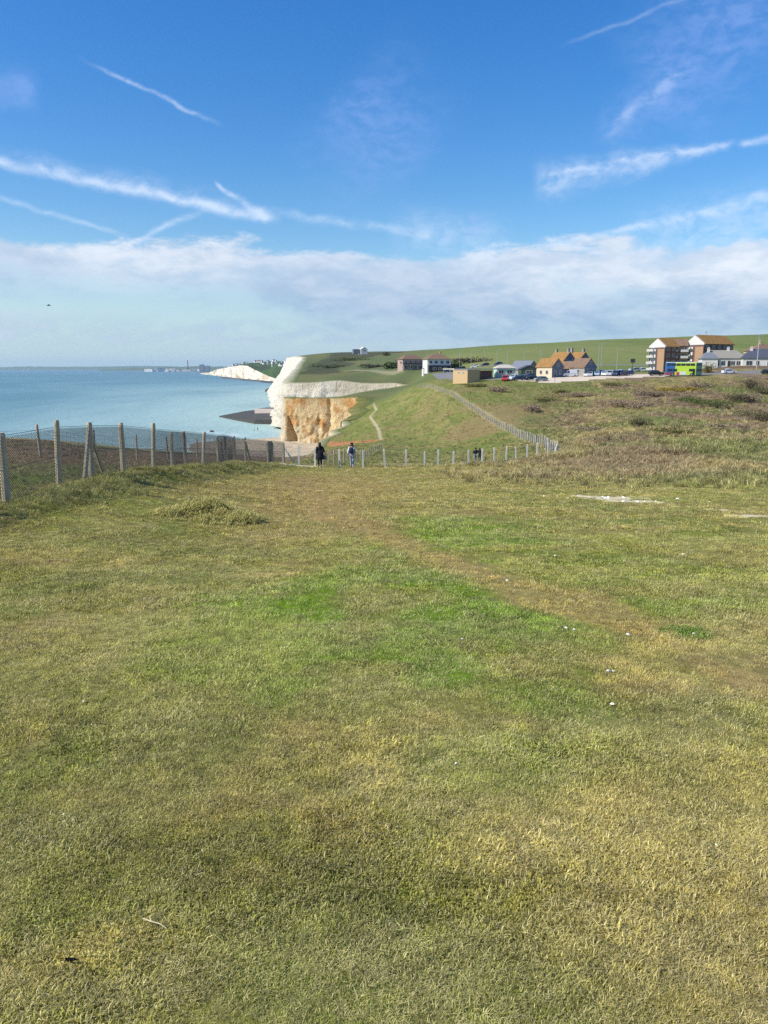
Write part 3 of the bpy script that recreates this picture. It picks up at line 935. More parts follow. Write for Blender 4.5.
def bush(name, px, Y, size, mats, label, cat='bush', group=None, n=900, leaf=.12, seed=1, py=None):
    """twiggy mound of leaf clumps with an uneven outline"""
    rg = np.random.default_rng(seed)
    x = px_x(px, Y, py or 400); z = gz(x, Y)
    root = thing(name, (x, Y, z - .05), rg.uniform(0, 6), label, cat, group)
    lobes = [(rg.uniform(-.55, .55) * size[0], rg.uniform(-.55, .55) * size[1], rg.uniform(.25, .75) * size[2], rg.uniform(.3, .5)) for _ in range(9)]
    mb = MB()
    for i in range(n):
        lx, ly, lz, lr = lobes[rg.integers(len(lobes))]
        d = rg.normal(0, 1, 3); d /= np.linalg.norm(d); q = rg.uniform(.35, 1.05) ** .5
        p = Vector((lx + d[0] * lr * size[0] * q, ly + d[1] * lr * size[1] * q, max(.02, lz + d[2] * lr * size[2] * q)))
        s = leaf * rg.uniform(.5, 1.4)
        M = Matrix.Translation(p) @ Matrix.Rotation(rg.uniform(0, 6.28), 4, 'Z') @ Matrix.Rotation(rg.uniform(-1.2, 1.2), 4, 'X')
        mb.add([(-s * .5, 0, 0), (0, -s * .35, s * .1), (s * .6, 0, 0), (0, s * .35, s * .12)], [(0, 1, 2, 3)], M)
    mb.build('foliage', mats[0], root)
    mb = MB()
    for i in range(26):
        lx, ly, lz, lr = lobes[rg.integers(len(lobes))]
        e = (lx * 1.2 + rg.normal(0, .15) * size[0], ly * 1.2 + rg.normal(0, .15) * size[1], lz + lr * size[2] * rg.uniform(.6, 1.05))
        mb.tube([(rg.normal(0, .1), rg.normal(0, .1), -.1), (e[0] * .45, e[1] * .45, e[2] * .6), e], [.03 * size[2], .018 * size[2], .006], 5)
    mb.build('stem', mats[1], root)
    return root


LM_D = leaf_mat('dark thorn leaves', lin(80, 74, 58), lin(104, 100, 64))
LM_P = leaf_mat('bare bramble', lin(130, 110, 92), lin(156, 138, 108))
LM_G = leaf_mat('green shrub leaves', lin(66, 88, 42), lin(104, 112, 54))
LM_O = leaf_mat('olive hedge leaves', lin(106, 108, 58), lin(142, 132, 82))
LM_Y = leaf_mat('flowering gorse', lin(110, 110, 44), lin(176, 148, 42))
TW = mat('bare twigs', lin(96, 80, 66), .9, .2, 8)
bush('bush', 641, 112, (2.4, 1.8, 1.5), (LM_D, TW), 'round dark bush standing alone in the rough grass below the bus', n=1500, leaf=.16, seed=3)
bush('bush', 748, 205, (4.2, 3, 2.6), (LM_D, TW), 'dark bare bush below the telegraph pole and the bungalows', n=1500, leaf=.26, seed=4)
bush('bush', 705, 258, (3.4, 2.5, 3.3), (LM_O, TW), 'tall olive green bush at the front end of the bus by the white bungalow', n=1500, leaf=.3, seed=5)
for i, (px, Y, sz, mt, sd_, lb) in enumerate((
    (640, 150, (6.5, 3, 1.5), LM_P, 11, 'wide purple brown bramble mound up the slope behind the round dark bush'),
    (622, 158, (5.0, 3, 1.2), LM_P, 12, 'low purple brown bramble mound left of the wide one on the slope'),
    (590, 118, (4.5, 2.5, .9), LM_P, 13, 'flat grey brown bramble patch in the middle of the rough slope'),
    (760, 120, (4.5, 3, 1.6), LM_D, 14, 'dark thicket at the right edge of the picture halfway up the slope'),
    (752, 170, (7, 4, 1.8), LM_P, 15, 'grey brown thicket high on the slope at the right edge'),
    (715, 150, (6, 4, 1.5), LM_G, 16, 'dull green shrub on the upper right slope'),
    (690, 165, (5, 3, 1.3), LM_G, 17, 'smaller green shrub left of the dull green one on the upper slope'),
    (668, 190, (5, 2, 1.2), LM_Y, 18, 'yellow tinged gorse below the bus'),
    (690, 192, (4, 2, 1.1), LM_Y, 19, 'yellow tinged gorse right of the other gorse below the bus'),
    (495, 212, (6, 3, 1.3), LM_P, 20, 'brown bramble mound on the slope in front of the tan brick building'),
    (531, 165, (6, 3, 1.6), LM_P, 21, 'long brown bramble mound below the parked cars'),
    (474, 228, (5, 2.5, 1.0), LM_O, 22, 'olive shrub right below the tan brick building'),
    (562, 214, (6, 2.5, 1.0), LM_O, 23, 'olive shrub in front of the pale car park'),
    (612, 222, (7, 2.5, 1.2), LM_O, 24, 'olive shrub below the row of blue cars'),
    (730, 100, (4, 3, .9), LM_P, 25, 'pale brown bramble patch low on the right hand slope'),
    (675, 90, (3, 2, .7), LM_O, 26, 'low olive shrub in the rough grass above the chalk scar'),
    (700, 205, (9, 4, 1.6), LM_P, 27, 'broad brown thicket below the street in front of the bungalows'),
    (762, 190, (8, 4, 2.0), LM_D, 28, 'dark scrub at the right edge below the black car'),
    (655, 178, (8, 3, 1.4), LM_P, 29, 'long brown bramble belt under the yellow gorse'),
    (735, 168, (6, 4, 1.6), LM_D, 30, 'dark thicket in the middle of the upper right slope'),
    (585, 196, (8, 3, 1.1), LM_P, 31, 'brown bramble belt below the pale car park'),
    (540, 190, (7, 3, 1.2), LM_O, 32, 'olive and brown shrub left of the bramble belt below the car park'))):
    bush('bush', px, Y, sz, (mt, TW), lb, n=2400, leaf=.12 + Y * .0005, seed=sd_, group='shrubs on the rough slope')

# the shaggy mound of grass on the lawn and the weed patch at the left
def tussock(px, py, rx, ry, h, label, seed, n=420, green=(lin(112, 122, 44), lin(214, 196, 124))):
    rg = np.random.default_rng(seed)
    x0, y0 = hit(px, py); z0 = gz(x0, y0)
    root = thing('grass_tussock', (x0, y0, z0), 0, label, 'tussock')
    mb = MB()
    A_ = rg.uniform(0, 6.28, n); R_ = np.sqrt(rg.uniform(0, 1, n)); XX = np.cos(A_) * R_ * rx; YY = np.sin(A_) * R_ * ry
    ZZ = land_z(x0 + XX, y0 + YY) - z0
    for x, y, r, zb in zip(XX, YY, R_, ZZ):
        hm = h * (1.15 - r ** 2) * max(.2, 2.0 * float(vnoise(x * 3.4 + seed, y * 3.4)) - .2)
        base = rg.uniform(0, 6.28)
        for k in range(9):
            d = base + rg.normal(0, 1.0); L = hm * rg.uniform(.5, 1.7); w_ = .0045
            bx, by = x + rg.normal(0, .03), y + rg.normal(0, .03)
            hh_ = hm * rg.uniform(.35, 1.0); s = d + 1.57
            ox, oy = cos(s) * w_, sin(s) * w_; mx_, my_ = bx + cos(d) * L * .45, by + sin(d) * L * .45
            mb.add([(bx - ox, by - oy, zb - .02), (bx + ox, by + oy, zb - .02), (mx_ + ox, my_ + oy, zb + hh_), (mx_ - ox, my_ - oy, zb + hh_),
                    (bx + cos(d) * L, by + sin(d) * L, zb + hh_ * .7)], [(0, 1, 2, 3), (3, 2, 4)])
    mb.build('blades', leaf_mat('tussock blades', *green), root)
    return root
tussock(212, 511, 1.2, .95, .19, 'shaggy grass mound rising from the lawn at the left', 5, n=1200)
tussock(170, 517, .5, .45, .12, 'small low grass tuft at the left foot of the shaggy mound', 6, n=260)
tussock(22, 648, .15, .12, .04, 'dark weed clump in the turf at the left edge', 7, n=110, green=(lin(70, 66, 48), lin(132, 122, 90)))
tussock(690, 634, .32, .2, .04, 'low green weed tuft on the right side of the lawn', 8, n=160, green=(lin(84, 116, 40), lin(120, 140, 60)))

for i, (px, Y, sz, sd_, lb) in enumerate(((352, 830, (34, 5, 3.5), 41, 'dark hedge line below the white building on the skyline'), (385, 900, (40, 5, 4), 42, 'dark hedge near the skyline right of the white building'),
        (330, 700, (26, 6, 3), 43, 'dark scrub patch on the green headland above the white cliff'), (372, 640, (22, 4, 3), 44, 'hedge along the lane on the green headland'),
        (392, 560, (10, 5, 4.5), 45, 'dark trees at the left side of the pinkish house'), (402, 520, (7, 4, 5), 46, 'rounded dark bush touching the left wall of the pinkish house'),
        (455, 430, (8, 4, 4), 47, 'dark hedge right of the white house'), (470, 470, (26, 4, 3), 48, 'long low hedge behind the far road'))):
    bush('hedge', px, Y, sz, (LM_D if i % 2 else LM_G, TW), lb, 'hedge', 'hedges on the far green slope', n=1000, leaf=1.1, seed=sd_)
# ================================================================== FENCES
M_POST = mat('weathered timber', lin(180, 166, 140), .9, .35, 9, bump=.4)
M_CONC = mat('pale concrete post', lin(206, 202, 190), .85, .2, 12, bump=.2)
M_GREYP = mat('grey concrete post', lin(168, 162, 148), .9, .3, 9, bump=.2)
M_WIRE = mat('galvanised wire', lin(92, 92, 88), .6, .15, 3, metal=.3)


def post_mesh(h, w0, square, seed, lean=(0, 0), top=0.0):
    rg = np.random.default_rng(seed)
    mb = MB()
    n = 4 if square else 9
    rings = []
    for f in (-.25, 0, .35, .7, .96, 1.0):
        z = f * h
        rr = w0 * (.5 if not square else .62) * (1.06 - .1 * max(0, f)) * (.82 if f == 1.0 else 1)
        ring = []
        for k in range(n):
            a = 2 * pi * k / n + (pi / 4 if square else 0)
            q = rr * (1 + (rg.normal(0, .05) if not square else 0))
            ring.append((cos(a) * q + lean[0] * z, sin(a) * q + lean[1] * z, z + (top if f == 1.0 else 0)))
        rings.append(ring)
    return mb.rings(rings)


def wire_run(root, pts, h, pitch, wr, diamond=True, rails=(.97, .5, .03), mname='wire_mesh'):
    """woven wire stretched between the posts: crossing strands and straining wires, all real thickness"""
    mb = MB()
    P = [Vector(p) for p in pts]
    seg = [(P[i + 1] - P[i]).length for i in range(len(P) - 1)]; L = sum(seg)
    acc = [0]
    for q in seg: acc.append(acc[-1] + q)
    def at(s):
        s = max(0, min(L, s))
        for i in range(len(seg)):
            if s <= acc[i + 1] or i == len(seg) - 1:
                return P[i].lerp(P[i + 1], (s - acc[i]) / seg[i])
    def strand(a, za, b, zb, r):
        p0 = at(a) + Vector((0, 0, za)); p1 = at(b) + Vector((0, 0, zb))
        mb.tube([p0, p1], r, 3, False)
    n = int(L / pitch)
    if diamond:
        for i in range(-int(h / pitch), n):
            a = i * pitch
            a0, b0 = max(a, 0), min(a + h, L)
            if b0 - a0 < .02: continue
            mid = (a0 + b0) / 2
            strand(a0, .03 + (a0 - a) * .94, mid, .03 + (mid - a) * .94, wr); strand(mid, .03 + (mid - a) * .94, b0, .03 + (b0 - a) * .94, wr)
            strand(a0, h * .97 - (a0 - a) * .94, mid, h * .97 - (mid - a) * .94, wr); strand(mid, h * .97 - (mid - a) * .94, b0, h * .97 - (b0 - a) * .94, wr)
    else:
        for i in range(n): strand(i * pitch, .04, i * pitch, h * .95, wr)
        for k in range(1, 6): 
            for i in range(len(seg)): strand(acc[i], h * k / 6.3, acc[i + 1], h * k / 6.3, wr)
    for f in rails:
        for i in range(len(seg)): strand(acc[i], h * f, acc[i + 1], h * f, wr * 1.6)
    o = mb.build(mname, M_WIRE, root)
    return o


def fence(name, stations, label, h, w0, square, material, wire=None, group=None, tall=None, brace_at=(), seed=1):
    rg = np.random.default_rng(seed)
    pts = []
    for (x, y) in stations: pts.append(Vector((x, y, gz(x, y))))
    root = thing(name, pts[0], 0, label, 'fence', group)
    for i, p in enumerate(pts):
        hh_ = h * rg.uniform(.93, 1.06) * ((tall or {}).get(i, 1))
        lean = (rg.normal(0, .03), rg.normal(0, .03))
        post_mesh(hh_, w0 * rg.uniform(.9, 1.12), square, i + seed * 31, lean, rg.uniform(0, .02)).build('post', material, root, p - pts[0], bevel=0)
        if i in brace_at:
            d = (pts[min(i + 1, len(pts) - 1)] - pts[max(i - 1, 0)]).normalized()
            for sgn in (brace_at[i] if isinstance(brace_at[i], tuple) else (brace_at[i],)):
                foot = p + d * sgn * h * (.75 if sgn > 0 else .42)
                foot.z = gz(foot.x, foot.y)
                mb = MB(); mb.tube([p - pts[0] + Vector((0, 0, h * .85)), foot - pts[0] - Vector((0, 0, .15))], [w0 * .40, w0 * .46], 7)
                mb.build('brace', material, root)
    if wire: wire_run(root, [p - pts[0] + Vector((0, .0, .02)) for p in pts], *wire)
    return root


lf = [(-7.55 + .10 * sin(i * 1.7), 5.4 + 2.42 * i) for i in range(16)]
lf += [(-7.5 + .55, 46.0), (-7.0, 48.2), (-6.55, 50.3)]
LF = lf
fence('chain_link_fence', lf, 'chain link fence on weathered timber posts running down the left side of the lawn', 1.46, .14, False, M_POST,
      wire=(1.36, 0.07, .0042, True, (.99, .5, .04)), brace_at={6: (1, -1), 15: 1}, tall={6: 1.03, 2: 1.02, **{i: .92 for i in range(9, 19)}}, seed=2)
old = [(-14.6, 23.5), (-13.6, 26.4), (-13.2, 29.5), (-12.6, 33.5), (-12.4, 38.5), (-12.1, 43.0), (-11.8, 48.5), (-11.6, 55.0)]
fence('old_fence', old, 'older line of thin timber posts nearer the cliff edge behind the chain link fence', 1.25, .10, False, M_POST, wire=(1.1, .3, .0025, False, (.95, .6, .3)), seed=5)

fx = [283, 299, 315, 340, 363, 385, 406, 424.5, 438, 453, 468.6, 482, 494, 506, 516, 527, 537, 547.6, 556.5]
ff = []
for px in fx:
    py = np.interp(px, [283, 340, 406, 470, 520, 557], [463.2, 467.2, 467.5, 465.8, 462.6, 457.8])
    Y = np.interp(px, [283, 340, 363, 405, 470, 520, 557], [50.5, 50.6, 51, 53, 58, 63, 68])
    ff.append((px_x(px, Y, py), Y))
fence('post_and_wire_fence', ff, 'low wire fence on pale concrete posts across the bottom of the lawn behind the walkers', 1.26, .13, True, M_CONC,
      wire=(1.05, .12, .0028, False, (.97, .04)), brace_at={0: 1, 18: -1}, seed=7)
dg = []
stt = [(557, 68), (544, 84), (530, 102), (511, 127), (492, 152), (478, 171), (464, 192), (450, 216), (434, 242), (424, 262), (417, 275)]
wp = [(px_x(a, b_, 430), b_) for a, b_ in stt]
Ls = np.concatenate([[0], np.cumsum([math.dist(wp[i], wp[i + 1]) for i in range(len(wp) - 1)])])
for s in np.arange(1.5, Ls[-1], 2.7):
    dg.append((float(np.interp(s, Ls, [p[0] for p in wp])), float(np.interp(s, Ls, [p[1] for p in wp]))))
fence('hillside_fence', dg, 'long wire fence on pale posts climbing diagonally up the green slope towards the houses', 1.24, .10, True, M_CONC,
      wire=(1.1, .22, .005, False, (.97, .6, .04)), seed=9)
cf = []
for s in np.linspace(0, 1, 22):
    Y = 53 + s * 85; cf.append((px_x(np.interp(s, [0, .25, .5, 1], [318, 345, 362, 383]), Y, 450), Y))
fence('coombe_fence', cf, 'thin grey fence running away down the coombe behind the white top walker', 1.2, .10, False, M_POST, wire=(1.05, .3, .003, False, (.97, .5)), seed=12)

# ================================================================== BUILDINGS
M_CREAM = mat('cream render', lin(198, 184, 156), .9, .12, 1.5)
M_WHITE = mat('white render', lin(206, 202, 194), .85, .08, 1.2)
M_ORANGEB = mat('orange brick', lin(166, 134, 104), .9, .25, 3)
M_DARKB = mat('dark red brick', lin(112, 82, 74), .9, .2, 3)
M_TANB = mat('tan brick', lin(186, 158, 116), .9, .16, 2)
M_BLUEG = mat('blue grey gable shade', lin(98, 108, 124), .85, .12, 2)  # shade on the gable ends, put into the colour
M_FLINT = mat('grey flint wall', lin(146, 140, 132), .9, .3, 4)
M_TILEO = mat('orange clay tile', lin(146, 110, 62), .9, .5, .9, bump=.3)
M_TILEB = mat('brown clay tile', lin(124, 100, 80), .9, .45, .9, bump=.3)
M_SLATE = mat('grey slate', lin(112, 116, 124), .8, .22, 1.4, bump=.3)
M_SLATED = mat('dark slate', lin(76, 80, 92), .75, .2, 1.4, bump=.3)
M_STONES = mat('lichened stone slate', lin(140, 134, 122), .85, .22, 1.4, bump=.3)
M_PINK = mat('pink render', lin(172, 146, 132), .9, .12, 1.5)
M_FLATR = mat('pale roof felt', lin(190, 180, 166), .85, .1, 1)
M_GLASS = mat('window glass', (.03, .04, .05), .12, .3, .6, spec=.6)
M_FRAME = mat('white window frame', lin(204, 202, 196), .6, .05, 4)
M_DOOR = mat('dark timber door', lin(52, 46, 44), .7, .2, 3)
M_RWALL = mat('brown garden wall', lin(150, 124, 98), .95, .25, 1.5, bump=.4)
M_RAIL = mat('white painted steel', lin(188, 184, 176), .6, .06, 4)


def window(root, face, u, z, w_, h_, hw, name='window', frame=None):
    """frame and pane on a wall: face is 'F' (-y), 'L' (-x), 'R' (+x), 'B' (+y); hw = distance of that wall from the axis"""
    rot = {'F': 0, 'R': pi / 2, 'B': pi, 'L': -pi / 2}[face]
    M = Matrix.Rotation(rot, 4, 'Z')
    f = MB(); q = .09
    for c, d in (((u, -hw - .03, z + h_ / 2), (w_, .1, q)), ((u, -hw - .03, z - h_ / 2), (w_ + .1, .16, q)), ((u - w_ / 2, -hw - .03, z), (q, .1, h_ - q)), ((u + w_ / 2, -hw - .03, z), (q, .1, h_ - q)), ((u, -hw - .03, z), (.06, .08, h_ - q))):
        f.box(c, d, M)
    o = f.build(name, frame or M_FRAME, root)
    p = MB(); p.box((u, -hw - .012, z), (w_ - .08, .04, h_ - .08), M); p.build('pane', M_GLASS, o)
    return o


def gable(root, cx_, cy_, w_, d_, eave, ridge, wall, roof, over=.3, name='wall', base=-2.5, gable_mat=None):
    """block whose ridge runs along local y"""
    mb = MB(); hw = w_ / 2
    mb.prism([(cx_ - hw, base), (cx_ + hw, base), (cx_ + hw, eave), (cx_, ridge - .06), (cx_ - hw, eave)], cy_ - d_ / 2, cy_ + d_ / 2, 'y')
    o = mb.build(name, wall, root)
    sl = (ridge - eave) / hw
    mb = MB(); e = hw + over
    mb.prism([(cx_ - e, ridge - e * sl), (cx_, ridge), (cx_ + e, ridge - e * sl), (cx_ + e, ridge - e * sl + .16), (cx_, ridge + .18), (cx_ - e, ridge - e * sl + .16)], cy_ - d_ / 2 - over * .6, cy_ + d_ / 2 + over * .6, 'y')
    r_ = mb.build('roof', roof, root)
    return o, r_


def chimney(root, x, y, z0, z1, m, w_=.8):
    mb = MB(); mb.box((x, y, (z0 + z1) / 2), (w_, w_, z1 - z0)); mb.box((x, y, z1 + .06), (w_ + .16, w_ + .16, .12))
    for k in (-1, 1): mb.tube([(x + k * w_ * .22, y, z1 + .1), (x + k * w_ * .22, y, z1 + .5)], [.12, .1], 7)
    return mb.build('chimney', m, root)


def hipped(root, cx_, cy_, w_, d_, eave, ridge, wall, roof, over=.4, base=-2.5, ridge_len=None):
    """block with its long side along local x and a hipped roof"""
    mb = MB(); mb.box((cx_, cy_, (eave + base) / 2), (w_, d_, eave - base)); o = mb.build('wall', wall, root)
    rl = (ridge_len if ridge_len is not None else max(.5, w_ - d_)) / 2
    x0, x1, y0, y1 = cx_ - w_ / 2 - over, cx_ + w_ / 2 + over, cy_ - d_ / 2 - over, cy_ + d_ / 2 + over
    z0 = eave - .05; mb = MB()
    vs = [(x0, y0, z0), (x1, y0, z0), (x1, y1, z0), (x0, y1, z0), (x0, y0, z0 + .14), (x1, y0, z0 + .14), (x1, y1, z0 + .14), (x0, y1, z0 + .14), (cx_ - rl, cy_, ridge), (cx_ + rl, cy_, ridge)]
    mb.add(vs, [(3, 2, 1, 0), (0, 1, 5, 4), (1, 2, 6, 5), (2, 3, 7, 6), (3, 0, 4, 7), (4, 5, 9, 8), (6, 7, 8, 9), (5, 6, 9), (7, 4, 8)])
    return o, mb.build('roof', roof, root)


def site(px, Y, py=376):
    x = px_x(px, Y, py); return Vector((x, Y, gz(x, Y)))


# ---- apartment block: two gabled wings with shaded brick long sides
Y0 = 296
p = site(668, Y0)
ap = thing('apartment_block', p, 0, 'tall brick apartment block with two white gables, orange tiled roofs and balconies', 'apartments')
m1 = Matrix.Rotation(R(-62), 4, 'Z')
def wing(loc, rz):
    o = bpy.data.objects.new('wing', None); COL.objects.link(o); o.parent = ap; o.location = loc; o.rotation_euler = (0, 0, rz); return o
def hz(py, Y): return E + (-SP + (512 - py) / F * CP) * Y / (CP + (512 - py) / F * SP) - p.z
ev, rd = hz(346.5, Y0), hz(338.5, Y0); ev2, rd2 = hz(344, Y0), hz(335.5, Y0)
def wing_parts(gx, gy, W_, L_, ev, rd, rz, wallm, roofm, nwin, skip=0):
    """gable on local -y, long shaded side on local +x; everything is a part of the block"""
    T = Matrix.Translation((gx, gy, 0)) @ Matrix.Rotation(rz, 4, 'Z')
    def place(o):
        o.matrix_local = T; return o
    hw = W_ / 2
    mb = MB(); mb.prism([(-hw, -2.5), (hw, -2.5), (hw, ev), (-hw, ev)], 0, L_, 'y'); place(mb.build('wall', wallm, ap))
    mb = MB(); mb.prism([(-hw - .1, ev - .4), (hw + .1, ev - .4), (hw + .1, ev + .1), (0, rd - .1), (-hw - .1, ev + .1)], -.12, .5, 'y'); place(mb.build('gable', M_WHITE, ap))
    mb = MB(); mb.box((-hw * .45, -.10, ev * .44), (W_ * .34, .3, ev * .9)); place(mb.build('gable_panel', M_WHITE, ap))
    mb = MB(); mb.box((hw * .55, -.08, ev * .44), (W_ * .42, .26, ev * .9)); place(mb.build('brick_panel', M_ORANGEB, ap))
    e = hw + .4; sl = (rd - ev) / hw
    mb = MB(); mb.prism([(-e, rd - e * sl), (0, rd), (e, rd - e * sl), (e, rd - e * sl + .2), (0, rd + .22), (-e, rd - e * sl + .2)], .45, L_ + .4, 'y'); place(mb.build('roof', roofm, ap))
    st = ev / 4 if ev > 8.5 else ev / 3
    k = 4 if ev > 8.5 else 3
    for i in range(k):
        zc = st * (i + .55)
        for j in range(nwin):
            if j < skip: continue
            place(window(ap, 'R', L_ * (j + .6) / nwin, zc, 1.5, 1.15, hw))
        place(window(ap, 'F', -hw * .45, zc, 1.3, 1.2, .25))
        # small corner balcony on the gable
        mb = MB(); mb.box((-hw * .55, -.85, zc - .75), (W_ * .42, 1.3, .14)); mb.box((-hw * .55, -1.47, zc - .3), (W_ * .42, .06, .8)); mb.box((-hw * .55 - W_ * .21 + .03, -.85, zc - .3), (.06, 1.2, .8))
        place(mb.build('balcony', M_RAIL, ap))
    return T
gx1 = px_x(653, Y0) - p.x; gx2 = px_x(688.5, Y0) - p.x
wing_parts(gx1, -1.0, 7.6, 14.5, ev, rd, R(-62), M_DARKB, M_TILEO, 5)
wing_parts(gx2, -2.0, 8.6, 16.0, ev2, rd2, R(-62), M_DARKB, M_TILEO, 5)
# recessed middle with the lit balconies between the wings
xm0 = px_x(666.5, Y0) - p.x; xm1 = px_x(683.5, Y0) - p.x
Tm = Matrix.Translation(((xm0 + xm1) / 2, -.6, 0)) @ Matrix.Rotation(R(-14), 4, 'Z')
mb = MB(); mb.box((0, 3.0, (ev - 2.5) / 2 + .2), (xm1 - xm0, 6, ev + 2.1)); o = mb.build('wall', M_ORANGEB, ap); o.matrix_local = Tm
mb = MB(); mb.prism([(-.5, ev + .1), (3.0, rd - .3), (6.4, ev + .1), (6.4, ev + .3), (3.0, rd - .08), (-.5, ev + .3)], -(xm1 - xm0) / 2, (xm1 - xm0) / 2, 'x'); o = mb.build('roof', M_TILEB, ap); o.matrix_local = Tm
for i in range(4):
    zc = ev / 4 * (i + .55)
    for u in (-1.9, 1.9):
        o = window(ap, 'F', u, zc, 1.9, 1.4, 0); o.matrix_local = Tm
        mb = MB(); mb.box((u, -.6, zc - .95), (2.7, 1.2, .14)); mb.box((u, -1.17, zc - .5), (2.7, .06, .75)); mb.box((u - 1.32, -.6, zc - .5), (.06, 1.1, .75))
        o = mb.build('balcony', M_RAIL, ap); o.matrix_local = Tm
mb = MB(); mb.tube([(0, 0, rd2 - .5), (0, 0, rd2 + 1.9)], .05, 5); mb.box((0, 0, rd2 + 1.5), (1.0, .05, .05)); mb.box((0, 0, rd2 + 1.1), (.7, .05, .05))
o = mb.build('aerial', M_WIRE, ap); o.location = (px_x(704.5, Y0) - p.x, 3, 0)

# ---- bungalows behind the brown wall
def bungalow(px0, px1, Y, eave_py, ridge_py, roofm, label, wins, rz=R(-13), ridge_len=None, base_py=367.3):
    xm = (px_x(px0, Y, 367) + px_x(px1, Y, 367)) / 2; z = gz(xm, Y)
    r_ = thing('bungalow', (xm, Y, z), rz, label, 'bungalow')
    W_ = px_x(px1, Y, 367) - px_x(px0, Y, 367)
    ev = pt(0, eave_py, Y)[2] - z; rd = pt(0, ridge_py, Y + 3)[2] - z
    hipped(r_, 0, 4, W_, 8, ev, rd, M_WHITE, roofm, .45, ridge_len=ridge_len)
    for u, w_, h_ in wins: window(r_, 'F', u * W_ / 2, ev * .48, w_, h_, 0)
    mb = MB(); mb.box((W_ * .12, -.05, ev * .36), (1.0, .12, ev * .72)); mb.build('door', M_DOOR, r_)
    return r_, W_, ev, rd
b1, W1, e1, r1 = bungalow(703, 744, 278, 358.2, 350.0, M_STONES, 'white bungalow with a grey stone slate roof in front of the apartment block', [(-.46, 1.5, 1.7), (-.28, 1.1, 1.7), (-.02, 1.3, 1.7), (.42, 1.4, 1.5), (.66, 1.4, 1.5), (-.72, 1.6, 1.6)], ridge_len=9.0)
mb = MB(); hipped(b1, -W1 * .33, 2.2, W1 * .36, 6.4, e1 - .15, r1 - .8, M_WHITE, M_SLATE, .35, ridge_len=2)
chimney(b1, -W1 * .34, 2.6, r1 - 1.6, r1 + .5, M_WHITE); chimney(b1, W1 * .13, 4, r1 - .6, r1 + .7, M_WHITE)
b2, W2, e2, r2 = bungalow(744.5, 800, 272, 358.0, 348.8, M_SLATED, 'white bungalow with a dark slate roof at the right edge', [(-.78, 2.0, 1.5), (-.5, 1.2, 1.5), (-.12, 1.1, 1.9), (.1, 1.1, 1.9), (.4, 1.4, 1.6)], ridge_len=12)
chimney(b2, -W2 * .33, 3.4, r2 - 1.6, r2 + .4, M_WHITE)
p = site(765, 312); bh = thing('house', p, R(5), 'brown roofed house behind the bungalows at the right edge', 'house')
hz_ = pt(0, 344.0, 312)[2] - p.z
hipped(bh, 0, 0, 15, 8, hz_ - 2.6, hz_, M_TANB, M_TILEB, .4)
for u in (-4, 0, 4): window(bh, 'F', u, hz_ - 4.2, 1.6, 1.2, 4)
chimney(bh, -3, 0, hz_ - .6, hz_ + .9, M_TANB)
# retaining wall under them
mb = MB(); ptsw = []
for px in np.linspace(697, 830, 16):
    Y = 266 if px > 712 else 268; x = px_x(px, Y, 372); ptsw.append((x, Y, gz(x, Y)))
for a_, b_ in zip(ptsw[:-1], ptsw[1:]):
    mb.add([(a_[0], a_[1], a_[2] - 1.5), (b_[0], b_[1], b_[2] - 1.5), (b_[0], b_[1], b_[2] + .9), (a_[0], a_[1], a_[2] + .9),
            (a_[0], a_[1] + .35, a_[2] - 1.5), (b_[0], b_[1] + .35, b_[2] - 1.5), (b_[0], b_[1] + .35, b_[2] + .9), (a_[0], a_[1] + .35, a_[2] + .9)],
           [(0, 1, 2, 3), (5, 4, 7, 6), (3, 2, 6, 7), (1, 0, 4, 5)])
o = mb.build('garden_wall', M_RWALL); tag(o, 'long brown garden wall below the white bungalows', 'wall')

# ---- cottages by the car park
def cottage(px, Y, rz, w_, d_, eave_py, ridge_py, wallm, roofm, label, front=(), side=(), chim=None, panel=None):
    p = site(px, Y); r_ = thing('cottage', p, rz, label, 'cottage')
    ev = pt(0, eave_py, Y)[2] - p.z; rd = pt(0, ridge_py, Y)[2] - p.z
    gable(r_, 0, d_ / 2, w_, d_, ev, rd, wallm, roofm)
    if panel:  # thin sheet over the gable that carries its shade as colour
        mb = MB(); hw = w_ / 2
        mb.prism([(-hw + .02, -2.4), (hw - .02, -2.4), (hw - .02, ev - .12), (0, rd - .3), (-hw + .02, ev - .12)], -.06, .02, 'y'); mb.build('gable_shade', panel, r_)
    for u, z, w, h in front: window(r_, 'F', u, z, w, h, .06 if panel else 0)
    for u, z, w, h in side: window(r_, 'L', -u, z, w, h, w_ / 2)
    if chim:
        for (x, y, dz) in chim: chimney(r_, x, y, rd - .9, rd + dz, M_FLINT, .75)
    return r_, ev, rd
rz = R(34)
cottage(533, 272, rz, 5.5, 9, 369, 361, M_FLINT, M_SLATE, 'low stone cottage with a grey roof at the left end of the cottages', [(0, 1.6, 1.1, 1.1)], [(3, 1.5, 1, 1)])
cottage(557.5, 256, rz, 5.3, 7.2, 366.5, 358.6, M_CREAM, M_TILEO, 'cream cottage with a shaded blue grey gable and an orange roof nearest the pale car park', [(-1.2, 1.5, .9, 1.3), (1.2, 1.5, .9, 1.3), (0, 4.0, .9, .9)], [(2.2, 1.6, 1.1, 1.2), (4.9, 1.6, 1.1, 1.2)], panel=M_BLUEG)
cottage(569, 276, rz, 6.4, 7.2, 361, 352.2, M_CREAM, M_TILEO, 'tall cottage with an orange roof and a chimney behind the cream cottage', [(-1.6, 4.6, 1, 1.2), (1.6, 4.6, 1, 1.2)], [(3, 4.4, 1, 1.1)], [(0, .8, 1.1), (0, 6.4, .9)], panel=M_BLUEG)
